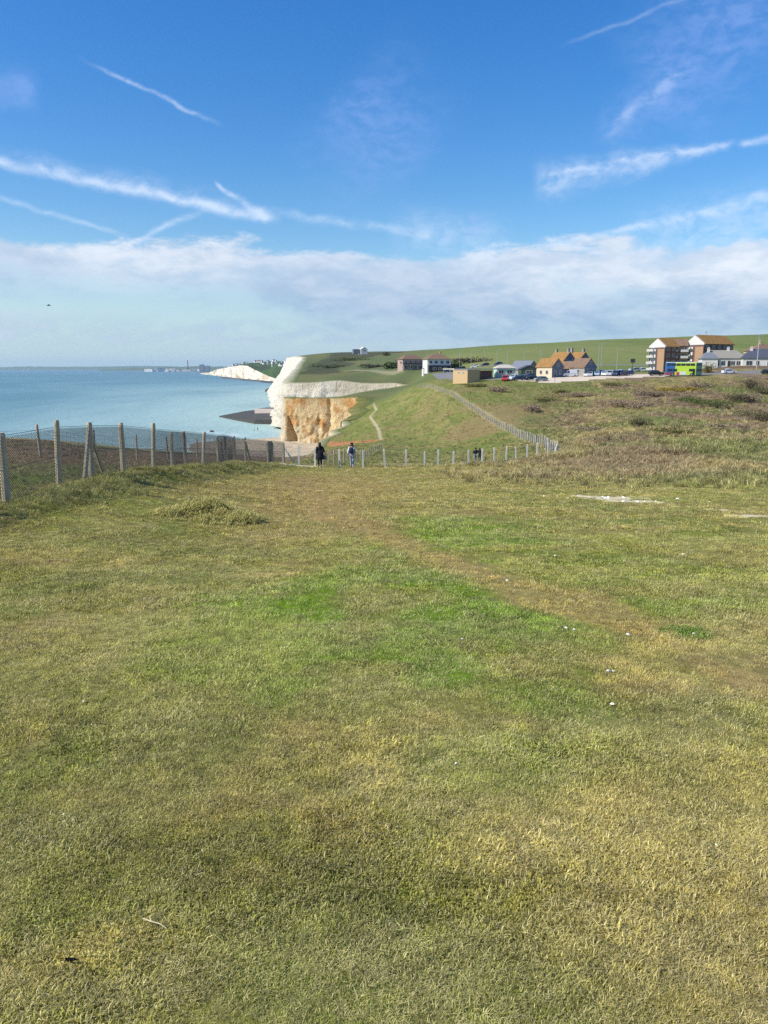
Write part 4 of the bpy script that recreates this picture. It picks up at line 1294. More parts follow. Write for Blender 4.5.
cottage(584, 282, rz, 5.6, 7, 360, 352.4, M_CREAM, M_TILEO, 'rear cottage with a yellowish orange roof and the rightmost chimney', [(0, 4.6, 1, 1.2)], [(3, 4.5, 1, 1)], [(0, .8, 1.2), (-.3, 6, 1.5)], panel=M_BLUEG)
cottage(590, 257, rz, 5.6, 6.4, 367, 358.6, M_FLINT, M_TILEB, 'grey gabled cottage with a brown roof beside the dark porch', [(-1.2, 1.7, 1, 1.3), (1.3, 1.7, 1, 1.3), (0, 4.3, .9, .9)], [(2.5, 1.6, 1, 1.2)], panel=M_BLUEG)
p = site(574, 262); po = thing('porch', p, R(34), 'dark open porch with a brown roof between the cream and grey cottages', 'porch')
gable(po, 0, 3, 4.2, 5, 2.6, 4.7, M_DOOR, M_TILEB, .35)  # solid dark block, its colour stands in for shade in the porch opening
mb = MB(); [mb.box((s * 2.0, .2, 1.0), (.25, .25, 3.2)) for s in (-1, 1)]; mb.build('porch_posts', M_CREAM, po)

# ---- tan brick block with the flat roof
p = site(467.5, 243); tb = thing('utility_building', p, R(30), 'flat roofed tan brick building with a long pale roof edge', 'building')
h_ = pt(0, 370.2, 243)[2] - p.z
mb = MB(); mb.box((2.2, 3.9, h_ / 2 - 1.0), (4.4, 7.8, h_ + 2)); mb.build('wall', M_TANB, tb)
mb = MB(); mb.box((2.2, 3.9, h_ + .07), (4.7, 8.1, .14)); mb.build('roof', M_FLATR, tb)
mb = MB(); mb.box((7.0, 9.6, h_ / 2 - 1.0), (6.4, 5, h_ + 2.2)); mb.build('wall', M_TANB, tb)
mb = MB(); mb.box((9.2, 10.4, h_ + .35), (18.5, 6.4, .3)); mb.build('roof', M_FLATR, tb)
mb = MB(); mb.box((13.6, 10.2, h_ / 2 - 1), (5, 3.6, h_ + 1.6)); mb.build('wall', M_DARKB, tb)
mb = MB(); mb.box((5.4, 7.06, 1.1), (1.0, .1, 2.1)); mb.build('door', M_DOOR, tb)
window(tb, 'L', -2.2, h_ * .8, 1.0, .4, 0); window(tb, 'L', -4.6, h_ * .8, 1.0, .4, 0)
mb = MB(); mb.box((8.4, 7.06, h_ * .62), (1.6, .08, .7)); mb.build('vent', M_GLASS, tb)

# ---- houses at the left of the settlement
p = site(413, 480); ph = thing('house', p, R(22), 'pinkish two storey house with a veranda left of the white house', 'house')
ev = pt(0, 359.3, 480)[2] - p.z; rd = pt(0, 354.6, 480)[2] - p.z
hipped(ph, 0, 4.5, 13.4, 8, ev, rd, M_PINK, M_TILEB, .5, base=-1.2, ridge_len=6)
for u in (-5, -1.7, 1.7, 5):
    window(ph, 'F', u, ev * .72, 1.8, 1.6, 0); window(ph, 'F', u, ev * .26, 1.8, 1.8, 0)
window(ph, 'L', -3, ev * .72, 1.3, 1.2, 7.2)
mb = MB(); mb.box((0, -.8, ev * .48), (14.6, 1.6, .15)); mb.build('veranda_floor', M_WHITE, ph)
mb = MB(); mb.box((0, -1.55, ev * .48 + .5), (14.6, .08, 1.1)); mb.build('railing', M_DARKB, ph)
for u in (-7, -2.4, 2.4, 7):
    mb = MB(); mb.box((u, -1.5, ev * .24 - .5), (.2, .2, ev * .48 + 1)); mb.build('post', M_WHITE, ph)
mb = MB(); mb.box((8.6, 2, 1.0), (2.8, 3.2, 4.4)); mb.build('extension', M_WHITE, ph)
p = site(439, 420); wh = thing('house', p, R(12), 'white house with dark hipped roof and dark ground floor right of the pinkish house', 'house')
ev = pt(0, 359.2, 420)[2] - p.z; rd = pt(0, 353.3, 420)[2] - p.z
hipped(wh, 0, 5, 13, 10, ev, rd, M_WHITE, M_TILEB, .5, base=-1.2, ridge_len=3)
for u in (-4.7, -1.7, 1.5, 4.7): window(wh, 'F', u, ev * .76, 1.6, 1.5, 0)
mb = MB(); mb.box((0, -.9, ev * .24), (12, 1.8, ev * .48)); mb.build('ground_floor', M_DOOR, wh)
mb = MB(); mb.box((0, -.95, ev * .5), (12.6, 2.1, .16)); mb.build('canopy', M_SLATED, wh)
for u in (-3, 0, 3): window(wh, 'F', u, ev * .24, 1.8, 1.4, 1.8)
chimney(wh, 2.0, 5, rd - .8, rd + .8, M_TANB)
p = site(426.5, 425); gh = thing('garage', p, R(12), 'small white flat roofed garage between the pinkish and the white house', 'garage')
mb = MB(); mb.box((0, 1.5, 1.0), (3.6, 3.2, 4)); mb.build('wall', M_WHITE, gh)
mb = MB(); mb.box((0, 1.5, 3.1), (3.9, 3.5, .2)); mb.build('roof', M_SLATED, gh)
mb = MB(); mb.box((0, -.12, 1.1), (2.4, .08, 2.1)); mb.build('door', M_DOOR, gh)
p = site(361, 900); p.z = pt(361, 352.2, 900)[2]; ch = thing('house', p, R(15), 'white building alone on the skyline of the downs', 'house')
gable(ch, 2.5, 0, 7.5, 13, 3.2, 5.6, M_WHITE, M_WHITE, .2)
mb = MB(); mb.box((-5.5, 0, .8), (8, 8, 5.0)); mb.build('annexe', M_SLATE, ch)
window(ch, 'F', 2.5, 2, 2, 1.4, 6.5)

# ---- low white and green building by the car row
p = site(506, 262); sh = thing('kiosk', p, R(8), 'small pale green kiosk with dark openings left of the parked cars', 'kiosk')
hipped(sh, 0, 2, 6.4, 4, 2.9, 4.1, mat('pale green boarding', lin(176, 198, 184), .8, .1, 2), M_FLATR, .3, ridge_len=3)
for u in (-1.7, 1.2): window(sh, 'F', u, 1.7, 1.8, 1.1, 0)
p = site(529, 260); s2 = thing('shed', p, R(8), 'dark green shed behind the parked cars by the cottages', 'shed')
gable(s2, 0, 1.6, 5.4, 3.2, 2.6, 3.7, mat('dark green boarding', lin(58, 78, 66), .8, .15, 2), M_SLATED, .25)
window(s2, 'F', 0, 1.6, 2.2, 1.0, 0)

# ================================================================== VEHICLES
M_TYRE = mat('tyre rubber', (.02, .02, .022), .85, .2, 8)
M_RIM = mat('alloy rim', (.45, .45, .46), .35, .1, 8, metal=.8)
M_CGLASS = mat('car glass', (.015, .02, .025), .08, .2, 1, spec=.7)
M_LAMP = mat('lamp lens', (.7, .68, .62), .2, .1, 5, spec=.6)
def paint(nm, c): return mat(nm + ' car paint', c, .22, .06, 1.5, spec=.6)
PAINT = {'navy': paint('navy', (.02, .035, .09)), 'blue': paint('blue', (.05, .12, .28)), 'silver': paint('silver', (.42, .45, .48)), 'black': paint('black', (.012, .013, .015)),
         'white': paint('white', (.72, .73, .74)), 'red': paint('red', (.42, .03, .03)), 'sage': paint('sage', (.24, .30, .29)), 'grey': paint('grey', (.12, .13, .15)), 'lightblue': paint('pale blue', (.32, .45, .55))}


def make_car(style, pm):
    """side profile with wheel arches swept across the width, tapering to the roof"""
    root = thing('parked_car', (0, 0, 0), 0, 'car', 'car')
    if style == 'hatch':
        L, Wd = 4.1, 1.74
        low = [(-2.05, .28), (-2.05, .66), (-1.98, .88), (-1.20, .98), (1.72, 1.02), (2.02, .92), (2.06, .5), (2.03, .28)]
        cab = [(-1.28, .96), (-.45, 1.44), (.1, 1.50), (1.25, 1.46), (1.86, 1.0)]
    elif style == 'suv':
        L, Wd = 4.6, 1.9
        low = [(-2.3, .36), (-2.3, .8), (-2.2, 1.02), (-1.1, 1.12), (2.1, 1.14), (2.28, 1.05), (2.3, .5), (2.26, .36)]
        cab = [(-1.15, 1.08), (-.55, 1.68), (.1, 1.76), (1.85, 1.74), (2.18, 1.1)]
    else:                                   # panel van
        L, Wd = 4.9, 1.95
        low = [(-2.45, .35), (-2.45, .8), (-2.3, 1.05), (-1.55, 1.2), (2.35, 1.2), (2.42, 1.1), (2.45, .5), (2.42, .35)]
        cab = [(-1.6, 1.15), (-1.0, 1.95), (-.6, 2.1), (2.3, 2.1), (2.4, 1.15)]
    wx = L * .31
    prof = [low[-1]]
    for cx_ in (wx, -wx):
        for k in range(7):
            a = pi * k / 6; prof.append((cx_ + cos(a) * .39, .28 + sin(a) * .40))
    prof += low[:-1]
    y = Wd / 2
    mb = MB()
    n = len(prof)
    mb.rings([[(a, -y * .93, b_) for a, b_ in prof], [(a, -y, min(b_, .75) if b_ > .75 else b_) if False else (a, -y, b_) for a, b_ in prof], [(a, y, b_) for a, b_ in prof], [(a, y * .93, b_) for a, b_ in prof]])
    tp = [(a, b_) for a, b_ in cab]
    def ring(s, ins): return [(a * (1 - .02 * ins), s * (y - .05 - .16 * max(0, (b_ - cab[0][1])) ), b_) for a, b_ in tp]
    mb.rings([ring(-1, 0), ring(1, 0)])
    body = mb.build('body', pm, root, bevel=.02)
    g = MB()
    z0, z1 = cab[0][1] + .07, max(b_ for a, b_ in cab) - .12
    def xz(i, f): return cab[i][0] + (cab[i + 1][0] - cab[i][0]) * f
    xf0, xf1 = cab[0][0] + .28, cab[1][0] + .22
    xr0, xr1 = cab[-1][0] - .22, cab[-2][0] - .08
    if style == 'van': xr0 = xr1 = -.35
    for s in (-1, 1):
        ya, yb = s * (y - .045 - .16 * (z0 - cab[0][1]) + .012), s * (y - .045 - .16 * (z1 - cab[0][1]) + .012)
        t_ = -s * .03
        vs = [(xf0, ya, z0), (xr0, ya, z0), (xr1, yb, z1), (xf1, yb, z1)]
        vs += [(a, b_ + t_, c_) for a, b_, c_ in vs]
        g.add(vs, [(0, 1, 2, 3), (7, 6, 5, 4), (0, 4, 5, 1), (1, 5, 6, 2), (2, 6, 7, 3), (3, 7, 4, 0)])
    g.build('side_windows', M_CGLASS, root)
    g = MB()
    for (a0, b0), (a1, b1), sg in ((cab[0], cab[1], -1),) + (() if style == 'van' else ((cab[-1], cab[-2], 1),)):
        def P(f, sy, o_):
            a = a0 + (a1 - a0) * f; b_ = b0 + (b1 - b0) * f
            return (a + sg * o_, sy * (y - .17 - .16 * (b_ - cab[0][1])), b_ + .5 * o_)
        vs = [P(.1, -1, .02), P(.1, 1, .02), P(.92, 1, .02), P(.92, -1, .02), P(.1, -1, -.02), P(.1, 1, -.02), P(.92, 1, -.02), P(.92, -1, -.02)]
        g.add(vs, [(0, 1, 2, 3), (7, 6, 5, 4), (0, 4, 5, 1), (1, 5, 6, 2), (2, 6, 7, 3), (3, 7, 4, 0)])
        g.build('windscreen' if sg < 0 else 'rear_window', M_CGLASS, root); g = MB()
    for s in (-1, 1):
        mb = MB(); mb.box((low[2][0] + .02, s * (y - .28), low[2][1] - .12), (.12, .34, .16)); mb.build('headlight', M_LAMP, root)
        for cx_ in (wx, -wx):
            mb = MB(); r_ = .33
            ring_ = lambda rr, yy: [(cx_ + cos(2 * pi * k / 16) * rr, yy, .33 + sin(2 * pi * k / 16) * rr) for k in range(16)]
            mb.rings([ring_(r_ - .04, s * (y + .01)), ring_(r_, s * (y - .03)), ring_(r_, s * (y - .2)), ring_(r_ - .05, s * (y - .22))])
            w_ = mb.build('wheel', M_TYRE, root)
            mb = MB(); mb.rings([ring_(.2, s * (y + .022)), ring_(.22, s * (y - .02))]); mb.build('rim', M_RIM, w_)
    return root


PROTO = {}
def car(style, colour, px, Y, rz, label, group='cars parked by the cottages'):
    if style not in PROTO:
        PROTO[style] = o = make_car(style, PAINT[colour])
    else:
        o = copy_tree(PROTO[style])
    for ch in o.children:
        if ch.name.startswith('body'):
            ch.material_slots[0].link = 'OBJECT'; ch.material_slots[0].material = PAINT[colour]
    x = px_x(px, Y, 376)
    # rest on the slope: tilt with the ground under the wheels
    c_, s_ = cos(rz), sin(rz)
    a = gz(x + c_ * 1.3, Y + s_ * 1.3); b_ = gz(x - c_ * 1.3, Y - s_ * 1.3); l = gz(x - s_ * .8, Y + c_ * .8); r_ = gz(x + s_ * .8, Y - c_ * .8)
    o.location = (x, Y, (a + b_ + l + r_) / 4 + .01)
    o.rotation_euler = (math.atan2(l - r_, 1.6), -math.atan2(a - b_, 2.6), rz)
    o['label'] = label; o['category'] = 'van' if style == 'van' else 'car'
    if group: o['group'] = group
    else:
        if 'group' in o: del o['group']
    return o


car('hatch', 'sage', 541, 243, R(12), 'pale grey green car, rightmost on the near edge of the pale car park')
car('hatch', 'black', 531.5, 246, R(15), 'black car left of the pale grey green one on the car park edge')
car('hatch', 'navy', 519, 246, R(10), 'navy car in front of the dark green shed')
car('hatch', 'grey', 524.5, 250, R(40), 'grey car squeezed behind the navy one by the shed')
car('hatch', 'white', 513.5, 249, R(60), 'white car half hidden behind the navy car beside the red one')
car('suv', 'red', 505.5, 244, R(75), 'red car at the left end of the cars by the kiosk')
car('van', 'white', 569.5, 258, R(8), 'white van, left of two, parked in front of the dark porch')
car('van', 'white', 577.5, 262, R(60), 'white van, right of two, parked by the grey cottage')
for i, (cl, stl, px, Y, rz, lb) in enumerate((
    ('silver', 'hatch', 590.5, 256, 70, 'silver car just right of the white vans'), ('lightblue', 'hatch', 597, 257, 72, 'pale blue car, second right of the white vans'),
    ('blue', 'suv', 601.5, 261, 70, 'blue car behind the pale blue one in the row'), ('white', 'hatch', 604, 256, 70, 'white car in the middle of the blue row'),
    ('silver', 'suv', 610, 255, 68, 'tall silver car in the row left of the navy ones'), ('navy', 'suv', 616, 254, 60, 'navy car, left of two at the end of the row'),
    ('navy', 'suv', 622.5, 255, 40, 'tall navy car at the right hand end of the row'), ('blue', 'hatch', 627.5, 259, 20, 'blue car behind the tall navy one'),
    ('black', 'hatch', 586, 262, 65, 'black car behind the silver one by the grey cottage'), ('grey', 'hatch', 581, 266, 65, 'grey car at the foot of the grey cottage'))):
    car(stl, cl, px, Y, R(rz), lb)
for cl, stl, px, Y, rz, lb in (('navy', 'hatch', 593.5, 261, 68, 'navy car tucked behind the silver one right of the vans'), ('silver', 'suv', 619.5, 260, 50, 'tall silver car behind the two navy ones at the end of the row'),
    ('white', 'hatch', 587, 257, 68, 'white car between the white vans and the silver car'), ('black', 'hatch', 613.5, 259.5, 66, 'black car behind the tall silver one in the row'),
    ('lightblue', 'hatch', 607, 260.5, 68, 'pale blue car in the back of the row behind the white one'), ('grey', 'suv', 528, 252, 25, 'tall grey car behind the black one by the shed')):
    car(stl, cl, px, Y, R(rz), lb)
car('suv', 'black', 656, 251, R(176), 'black four wheel drive left of the double decker bus', 'cars along the street')
car('hatch', 'white', 728.5, 249, R(184), 'white car on the street below the bungalows', 'cars along the street')
car('hatch', 'black', 768, 245, R(182), 'black car cut by the right edge of the picture', 'cars along the street')
car('hatch', 'silver', 634, 296, R(10), 'silver car in the far lot left of the apartment block', 'cars along the street')
car('hatch', 'white', 641, 298, R(10), 'white car in the far lot nearest the apartment block', 'cars along the street')
car('hatch', 'white', 475, 390, R(3), 'white car on the far road behind the tan brick building', 'cars on the far road')
car('hatch', 'black', 485, 386, R(3), 'black car following the white one on the far road', 'cars on the far road')
car('hatch', 'navy', 498, 378, R(4), 'navy car on the far road left of the cottages', 'cars on the far road')
car('suv', 'black', 461, 396, R(4), 'black four wheel drive on the far road near the white house', 'cars on the far road')
car('hatch', 'grey', 447, 398, R(20), 'grey car parked right of the white house', 'cars on the far road')
car('suv', 'grey', 454.5, 392, R(20), 'tall grey car parked by the lane right of the white house', 'cars on the far road')

# ---- double decker bus
M_LIME = mat('lime bus panel', (.50, .68, .05), .35, .05, 2, spec=.5)
M_BBLUE = mat('blue bus panel', (.03, .13, .38), .35, .08, 2, spec=.5)
M_BRED = mat('maroon bus skirt', (.26, .05, .08), .4, .1, 2, spec=.5)
M_BWHITE = mat('white bus roof', (.66, .72, .62), .4, .05, 2)
M_BGREEN = mat('dark green bus front', (.03, .10, .08), .3, .08, 2, spec=.5)
x = px_x(683, 247, 375); bz = gz(x, 247)
bus = thing('double_decker_bus', (x, 247, bz + .02), R(-14), 'double decker bus with a lime side, blue rear and dark green front', 'bus')
def bus_section(x0, x1, z0, z1, m, name, w_=2.5):
    mb = MB(); mb.box(((x0 + x1) / 2, 0, (z0 + z1) / 2), (x1 - x0, w_, z1 - z0)); return mb.build(name, m, bus, bevel=.05)
bus_section(-5.3, -2.6, 1.15, 4.15, M_BBLUE, 'rear_body')
bus_section(-5.3, -2.6, .30, 1.148, M_BRED, 'rear_skirt')
bus_section(-2.598, 3.6, .30, 4.15, M_LIME, 'body')
bus_section(3.602, 5.3, .30, 4.15, M_BGREEN, 'front_body')
bus_section(-5.2, 5.2, 4.152, 4.36, M_BWHITE, 'roof', 2.4)
for i, (x0, x1) in enumerate(((-5.1, -3.8), (-3.7, -2.4), (-2.3, -1.0), (-.9, .4), (.5, 1.8), (1.9, 3.2), (3.65, 5.15))):
    mb = MB(); mb.box(((x0 + x1) / 2, 0, 3.55), (x1 - x0, 2.53, .72)); mb.build('upper_window', M_CGLASS, bus)
for i, (x0, x1) in enumerate(((-4.9, -3.5), (-3.4, -2.0), (1.5, 2.6), (3.7, 5.1))):
    mb = MB(); mb.box(((x0 + x1) / 2, 0, 1.85), (x1 - x0, 2.53, .85)); mb.build('lower_window', M_CGLASS, bus)
mb = MB(); mb.box((2.95, -1.26, 1.35), (.75, .04, 1.9)); mb.build('door', M_CGLASS, bus)
mb = MB(); mb.box((5.31, 0, 1.9), (.04, 2.2, 1.3)); mb.build('windscreen', M_CGLASS, bus)
mb = MB(); mb.box((5.31, 0, 3.5), (.04, 2.2, .8)); mb.build('front_upper_window', M_CGLASS, bus)
mb = MB(); mb.box((-.4, -1.27, .92), (2.2, .03, 1.0)); mb.build('advert_panel', mat('pale panel', (.62, .66, .6), .5, .1, 2), bus)
mb = MB(); mb.box((-1.7, -1.272, .8), (.9, .03, .9)); mb.build('red_panel', mat('red panel', (.45, .05, .04), .5, .1, 2), bus)
for s in (-1, 1):
    for cx_ in (-3.3, 2.3):
        mb = MB()
        ring_ = lambda rr, yy: [(cx_ + cos(2 * pi * k / 18) * rr, yy, .5 + sin(2 * pi * k / 18) * rr) for k in range(18)]
        mb.rings([ring_(.46, s * 1.29), ring_(.5, s * 1.24), ring_(.5, s * .95), ring_(.46, s * .93)])
        w_ = mb.build('wheel', M_TYRE, bus)
        mb = MB(); mb.rings([ring_(.28, s * 1.305), ring_(.3, s * 1.26)]); mb.build('rim', M_RIM, w_)

# ================================================================== POLES
M_GALV = mat('galvanised column', lin(176, 178, 176), .5, .1, 3, metal=.4)
M_TIMB = mat('tarred pole', lin(120, 108, 94), .85, .2, 5)
M_LENS = mat('lamp glass', (.7, .7, .66), .2, .05, 5)
def lamp_post(px, Y, top_py, label, side=1, group='street lamps along the far road'):
    p = site(px, Y, 368); h = pt(0, top_py, Y)[2] - p.z
    r_ = thing('street_lamp', p, 0, label, 'street lamp', group)
    mb = MB(); mb.tube([(0, 0, -.4), (0, 0, 1.2), (0, 0, 1.3), (0, 0, h)], [.15, .14, .1, .07], 8); mb.build('column', M_GALV, r_)
    mb = MB(); mb.tube([(0, 0, h - .05), (side * .5, 0, h + .15), (side * 1.3, 0, h + .2)], [.06, .05, .04], 6); mb.build('arm', M_GALV, r_)
    mb = MB(); mb.box((side * 1.55, 0, h + .2), (.75, .3, .14), None, .8); hd = mb.build('lamp_head', M_GALV, r_)
    mb = MB(); mb.box((side * 1.55, 0, h + .115), (.5, .22, .03)); mb.build('lens', M_LENS, hd)
for px, Y, tp, lb in ((459.7, 400, 351, 'street lamp right of the white house'), (471, 398, 350.5, 'street lamp above the left part of the tan brick building'), (484, 394, 348, 'street lamp above the right part of the tan brick building'),
                      (496.5, 388, 350, 'street lamp left of the kiosk roof'), (507, 380, 351, 'street lamp straight above the kiosk'), (524, 360, 352, 'street lamp above the low stone cottage'),
                      (540, 340, 349.5, 'street lamp left of the cottage chimneys'), (598.2, 318, 344.5, 'left of the two close lamp columns right of the cottages'), (601, 330, 344, 'right of the two close lamp columns right of the cottages'),
                      (616.7, 300, 349, 'lone lamp column above the row of parked cars'), (427, 470, 349, 'leftmost street lamp behind the white house'), (648, 352, 350, 'short lamp column at the left gable of the apartment block')):
    lamp_post(px, Y, tp, lb)
p = site(756, 262); h = pt(0, 334, 262)[2] - p.z
tp_ = thing('telegraph_pole', p, 0, 'tall pole with a cross piece in front of the dark slate bungalow', 'pole')
mb = MB(); mb.tube([(0, 0, -.5), (0, 0, h)], [.17, .12], 9); mb.build('shaft', M_GALV, tp_)
mb = MB(); mb.box((0, -.16, h - .5), (1.5, .1, .12)); mb.box((0, -.16, h - 1.3), (.8, .1, .1)); mb.build('cross_arm', M_GALV, tp_)
p = site(555, 237); h = pt(0, 374.5, 237)[2] - p.z
sp_ = thing('sign_post', p, 0, 'dark thin sign post standing at the near edge of the pale car park', 'sign')
mb = MB(); mb.tube([(0, 0, -.3), (0, 0, h)], .05, 7); mb.build('post', M_DOOR, sp_); mb = MB(); mb.box((0, -.07, h - .25), (.5, .03, .5)); mb.build('plate', M_GLASS, sp_)
p = site(632, 262); h = 5.2
sg = thing('pub_sign', p, 0, 'dark hanging sign on a pole right of the row of blue cars', 'sign')
mb = MB(); mb.tube([(0, 0, -.3), (0, 0, h)], [.1, .08], 8); mb.build('post', M_DOOR, sg); mb = MB(); mb.box((0, -.02, h - .7), (1.5, .1, 1.3)); mb.build('plate', M_GLASS, sg)

# ================================================================== SHORE AND FAR TOWN
M_RAMP = mat('weedy concrete', lin(72, 70, 64), .9, .35, .4, bump=.4)
def jp(px, py): 
    Y = far_Y(py); return (px_x(px, Y, py), Y)
a = jp(219, 417); b1_ = jp(236, 420.5); c1 = jp(255, 424); d1_ = jp(282, 424.5); e1_ = jp(282, 411); f1_ = jp(246, 413.5)
jt = thing('jetty', (c1[0], c1[1], 0), 0, 'dark wedge shaped concrete jetty running out into the sea below the white cliff', 'jetty')
mb = MB(); poly = [a, b1_, c1, d1_, e1_, f1_]; zt = [.7, 1.3, 2.6, 2.8, 3.0, 2.0]
vs = [(q[0] - c1[0], q[1] - c1[1], -1.5) for q in poly] + [(q[0] - c1[0], q[1] - c1[1], z_) for q, z_ in zip(poly, zt)]
mb.add(vs, [tuple(range(5, -1, -1)), tuple(range(6, 12))] + [(i, (i + 1) % 6, 6 + (i + 1) % 6, 6 + i) for i in range(6)])
mb.build('slab', M_RAMP, jt)
q0, q1 = jp(255, 416.5), jp(282, 417.0)
mb = MB(); v0 = Vector((q0[0] - c1[0], q0[1] - c1[1], 0)); v1 = Vector((q1[0] - c1[0], q1[1] - c1[1], 0)); d_ = (v1 - v0).normalized(); M = Matrix.Translation((v0 + v1) / 2) @ Matrix.Rotation(math.atan2(d_.y, d_.x), 4, 'Z')
mb.box((0, 0, 3.9), ((v1 - v0).length, 1.0, 3.4), M); mb.build('sea_wall', mat('pale sea wall', lin(206, 190, 176), .9, .15, .4), jt)
mb = MB(); mb.box((1, 9, 4.0), ((v1 - v0).length * .9, 14, 3.2), M); mb.build('upper_deck', M_RAMP, jt)
def rock(px, py, s, label, m):
    x, Y = jp(px, py); rg = np.random.default_rng(int(px * 7)); bm = bmesh.new(); bmesh.ops.create_icosphere(bm, subdivisions=2, radius=1)
    for v in bm.verts: v.co *= 1 + rg.normal(0, .13); v.co.z *= .55
    me = bpy.data.meshes.new('rock'); bm.to_mesh(me); bm.free(); me.materials.append(m)
    o = bpy.data.objects.new('rock', me); COL.objects.link(o); o.location = (x, Y, .2); o.scale = (s, s * .8, s); tag(o, label, 'rock'); return o
rock(212, 432, 1.3, 'small dark rock breaking the water off the beach', M_RAMP)
rock(271, 391.5, 9, 'dark fallen boulders at the foot of the white cliff', M_RAMP)

HB = []
rg = np.random.default_rng(5)
M_HW = mat('pale distant walls', lin(226, 224, 218), .9, .1, .2); M_HR = mat('distant roofs', lin(120, 104, 96), .9, .15, .2)
def far_house():
    r_ = thing('distant_house', (0, 0, 0), 0, 'tiny pale house among many along the top of the far headland', 'house', 'houses on the far headland')
    gable(r_, 0, 0, 9, 13, 5, 9, M_HW, M_HR, .5, base=-6)
    return r_
hp = None
for i in range(44):
    k = int(rg.uniform(75, 240)); f = rg.uniform(.55, 1.0)
    q = HEAD_TOP[k] + (HEAD_RIDGE[k] - HEAD_TOP[k]) * f; q[2] = HEAD_TOP[k][2] + (HEAD_RIDGE[k][2] - HEAD_TOP[k][2]) * f ** .8
    o = hp = far_house() if hp is None else copy_tree(hp)
    o.location = q; o.rotation_euler = (0, 0, rg.uniform(-1.2, 1.2)); sc = rg.uniform(.45, .85); o.scale = (sc, sc, sc)

def tower_block(name, w_, d_, h_, label, group, storeys=8, m=None):
    r_ = thing(name, (0, 0, 0), 0, label, 'building', group)
    mb = MB(); mb.box((0, 0, h_ / 2), (w_, d_, h_)); mb.build('wall', m or M_HW, r_)
    mb = MB(); mb.box((w_ * .1, 0, h_ + 1.5), (w_ * .4, d_ * .5, 3)); mb.build('roof_housing', M_HR, r_)
    mb = MB()
    for k in range(storeys): mb.box((0, -d_ / 2 - .1, h_ * (k + .6) / storeys), (w_ * .9, .3, h_ / storeys * .25))
    mb.build('window_bands', M_HR, r_)
    return r_
tb0 = None
for i in range(40):
    px = rg.uniform(146, 206); Y = rg.uniform(6300, 7600) 
    o = tb0 = tower_block('distant_block', 40, 30, 15, 'tiny pale block among many in the far town on the shore', 'blocks of the far town') if tb0 is None else copy_tree(tb0)
    o.location = (px_x(px, Y, 370), Y, .6); o.scale = (rg.uniform(.6, 2.0), 1, rg.uniform(.6, 1.7)); o.rotation_euler = (0, 0, rg.uniform(-.4, .4))
for px, h_, lb in ((202, 56, 'grey tower block, left of two standing out in the far town'), (207.5, 46, 'grey tower block, right of two standing out in the far town')):
    o = tower_block('distant_tower', 34, 28, h_, lb, None, 14, mat('grey distant concrete', lin(132, 140, 150), .9, .1, .1)); o.location = (px_x(px, 6000, 370), 6000, .5)
r_ = thing('observation_tower', (px_x(188, 7000, 370), 7000, 0), 0, 'needle thin observation tower in the far town', 'tower')
mb = MB(); mb.tube([(0, 0, 0), (0, 0, 100)], [5, 4], 10); mb.build('shaft', M_HR, r_)
mb = MB(); mb.tube([(0, 0, 24), (0, 0, 27), (0, 0, 30), (0, 0, 33)], [5, 11, 11, 5], 14); mb.build('pod', M_GLASS, r_)
# low town shore
mb = MB(); sh_ = []
for k, px in enumerate(np.linspace(118, 240, 40)):
    Y = np.interp(px, [118, 150, 240], [9500, 7000, 5600]); sh_.append((px_x(px, Y, 370), Y))
vs = [(x_, y_, -1) for x_, y_ in sh_] + [(x_, y_ + 60, 3.2 + 2 * sin(i * 1.3)) for i, (x_, y_) in enumerate(sh_)] + [(x_ - 100, y_ + 2500, -1) for x_, y_ in sh_]
nn = len(sh_); mb.add(vs, [(i, i + 1, nn + i + 1, nn + i) for i in range(nn - 1)] + [(nn + i, nn + i + 1, 2 * nn + i + 1, 2 * nn + i) for i in range(nn - 1)])
tag(mb.build('shore', mat('far shore', lin(120, 120, 116), .9, .3, .01)), kind='structure')

# ================================================================== SMALL THINGS ON THE LAWN
M_CHALK = mat('chalk stone', lin(232, 228, 216), .9, .12, 30, bump=.3)
for i, (px, py, s, lb) in enumerate(((566, 630, .030, 'white chalk stone, left of a close pair on the worn path'), (574, 631.5, .026, 'white chalk stone, right of a close pair on the worn path'),
    (628, 637, .035, 'white chalk stone beside the worn path right of the close pair'), (612, 707, .028, 'lone white chalk stone in the grass below the worn path'),
    (608, 673, .03, 'white chalk stone midway between the path and the lone one below it'), (613, 673.5, .022, 'small white fleck touching the stone midway below the path'),
    (456, 766, .016, 'white chalk stone near the middle of the lawn'), (716, 848, .013, 'white chalk stone at the lower right of the lawn'),
    (64, 818, .012, 'white chalk stone at the lower left of the lawn'), (462, 641, .022, 'small white stone at the lower edge of the worn path'),
    (694, 636, .03, 'white stone inside the low green weed tuft'), (555, 557, .04, 'white chalk stone far up the lawn above the path'),
    (507, 582, .035, 'white chalk stone on the green strip above the path'), (683, 556, .05, 'farthest white chalk stone on the right of the lawn'), (84, 704, .018, 'white chalk stone on the dry turf at the left'))):
    s *= .45; x, y = hit(px, py); rg = np.random.default_rng(i + 50); bm = bmesh.new(); bmesh.ops.create_icosphere(bm, subdivisions=2, radius=1)
    for v in bm.verts: v.co *= 1 + rg.normal(0, .12)
    me = bpy.data.meshes.new('chalk_stone'); bm.to_mesh(me); bm.free(); me.materials.append(M_CHALK)
    o = bpy.data.objects.new('chalk_stone', me); COL.objects.link(o); o.location = (x, y, gz(x, y) + s * .45 + .012); o.scale = (s, s * .8, s * .6); o.rotation_euler = (0, 0, rg.uniform(0, 6))
    tag(o, lb, 'stone', 'chalk stones scattered on the lawn')
rg = np.random.default_rng(77)
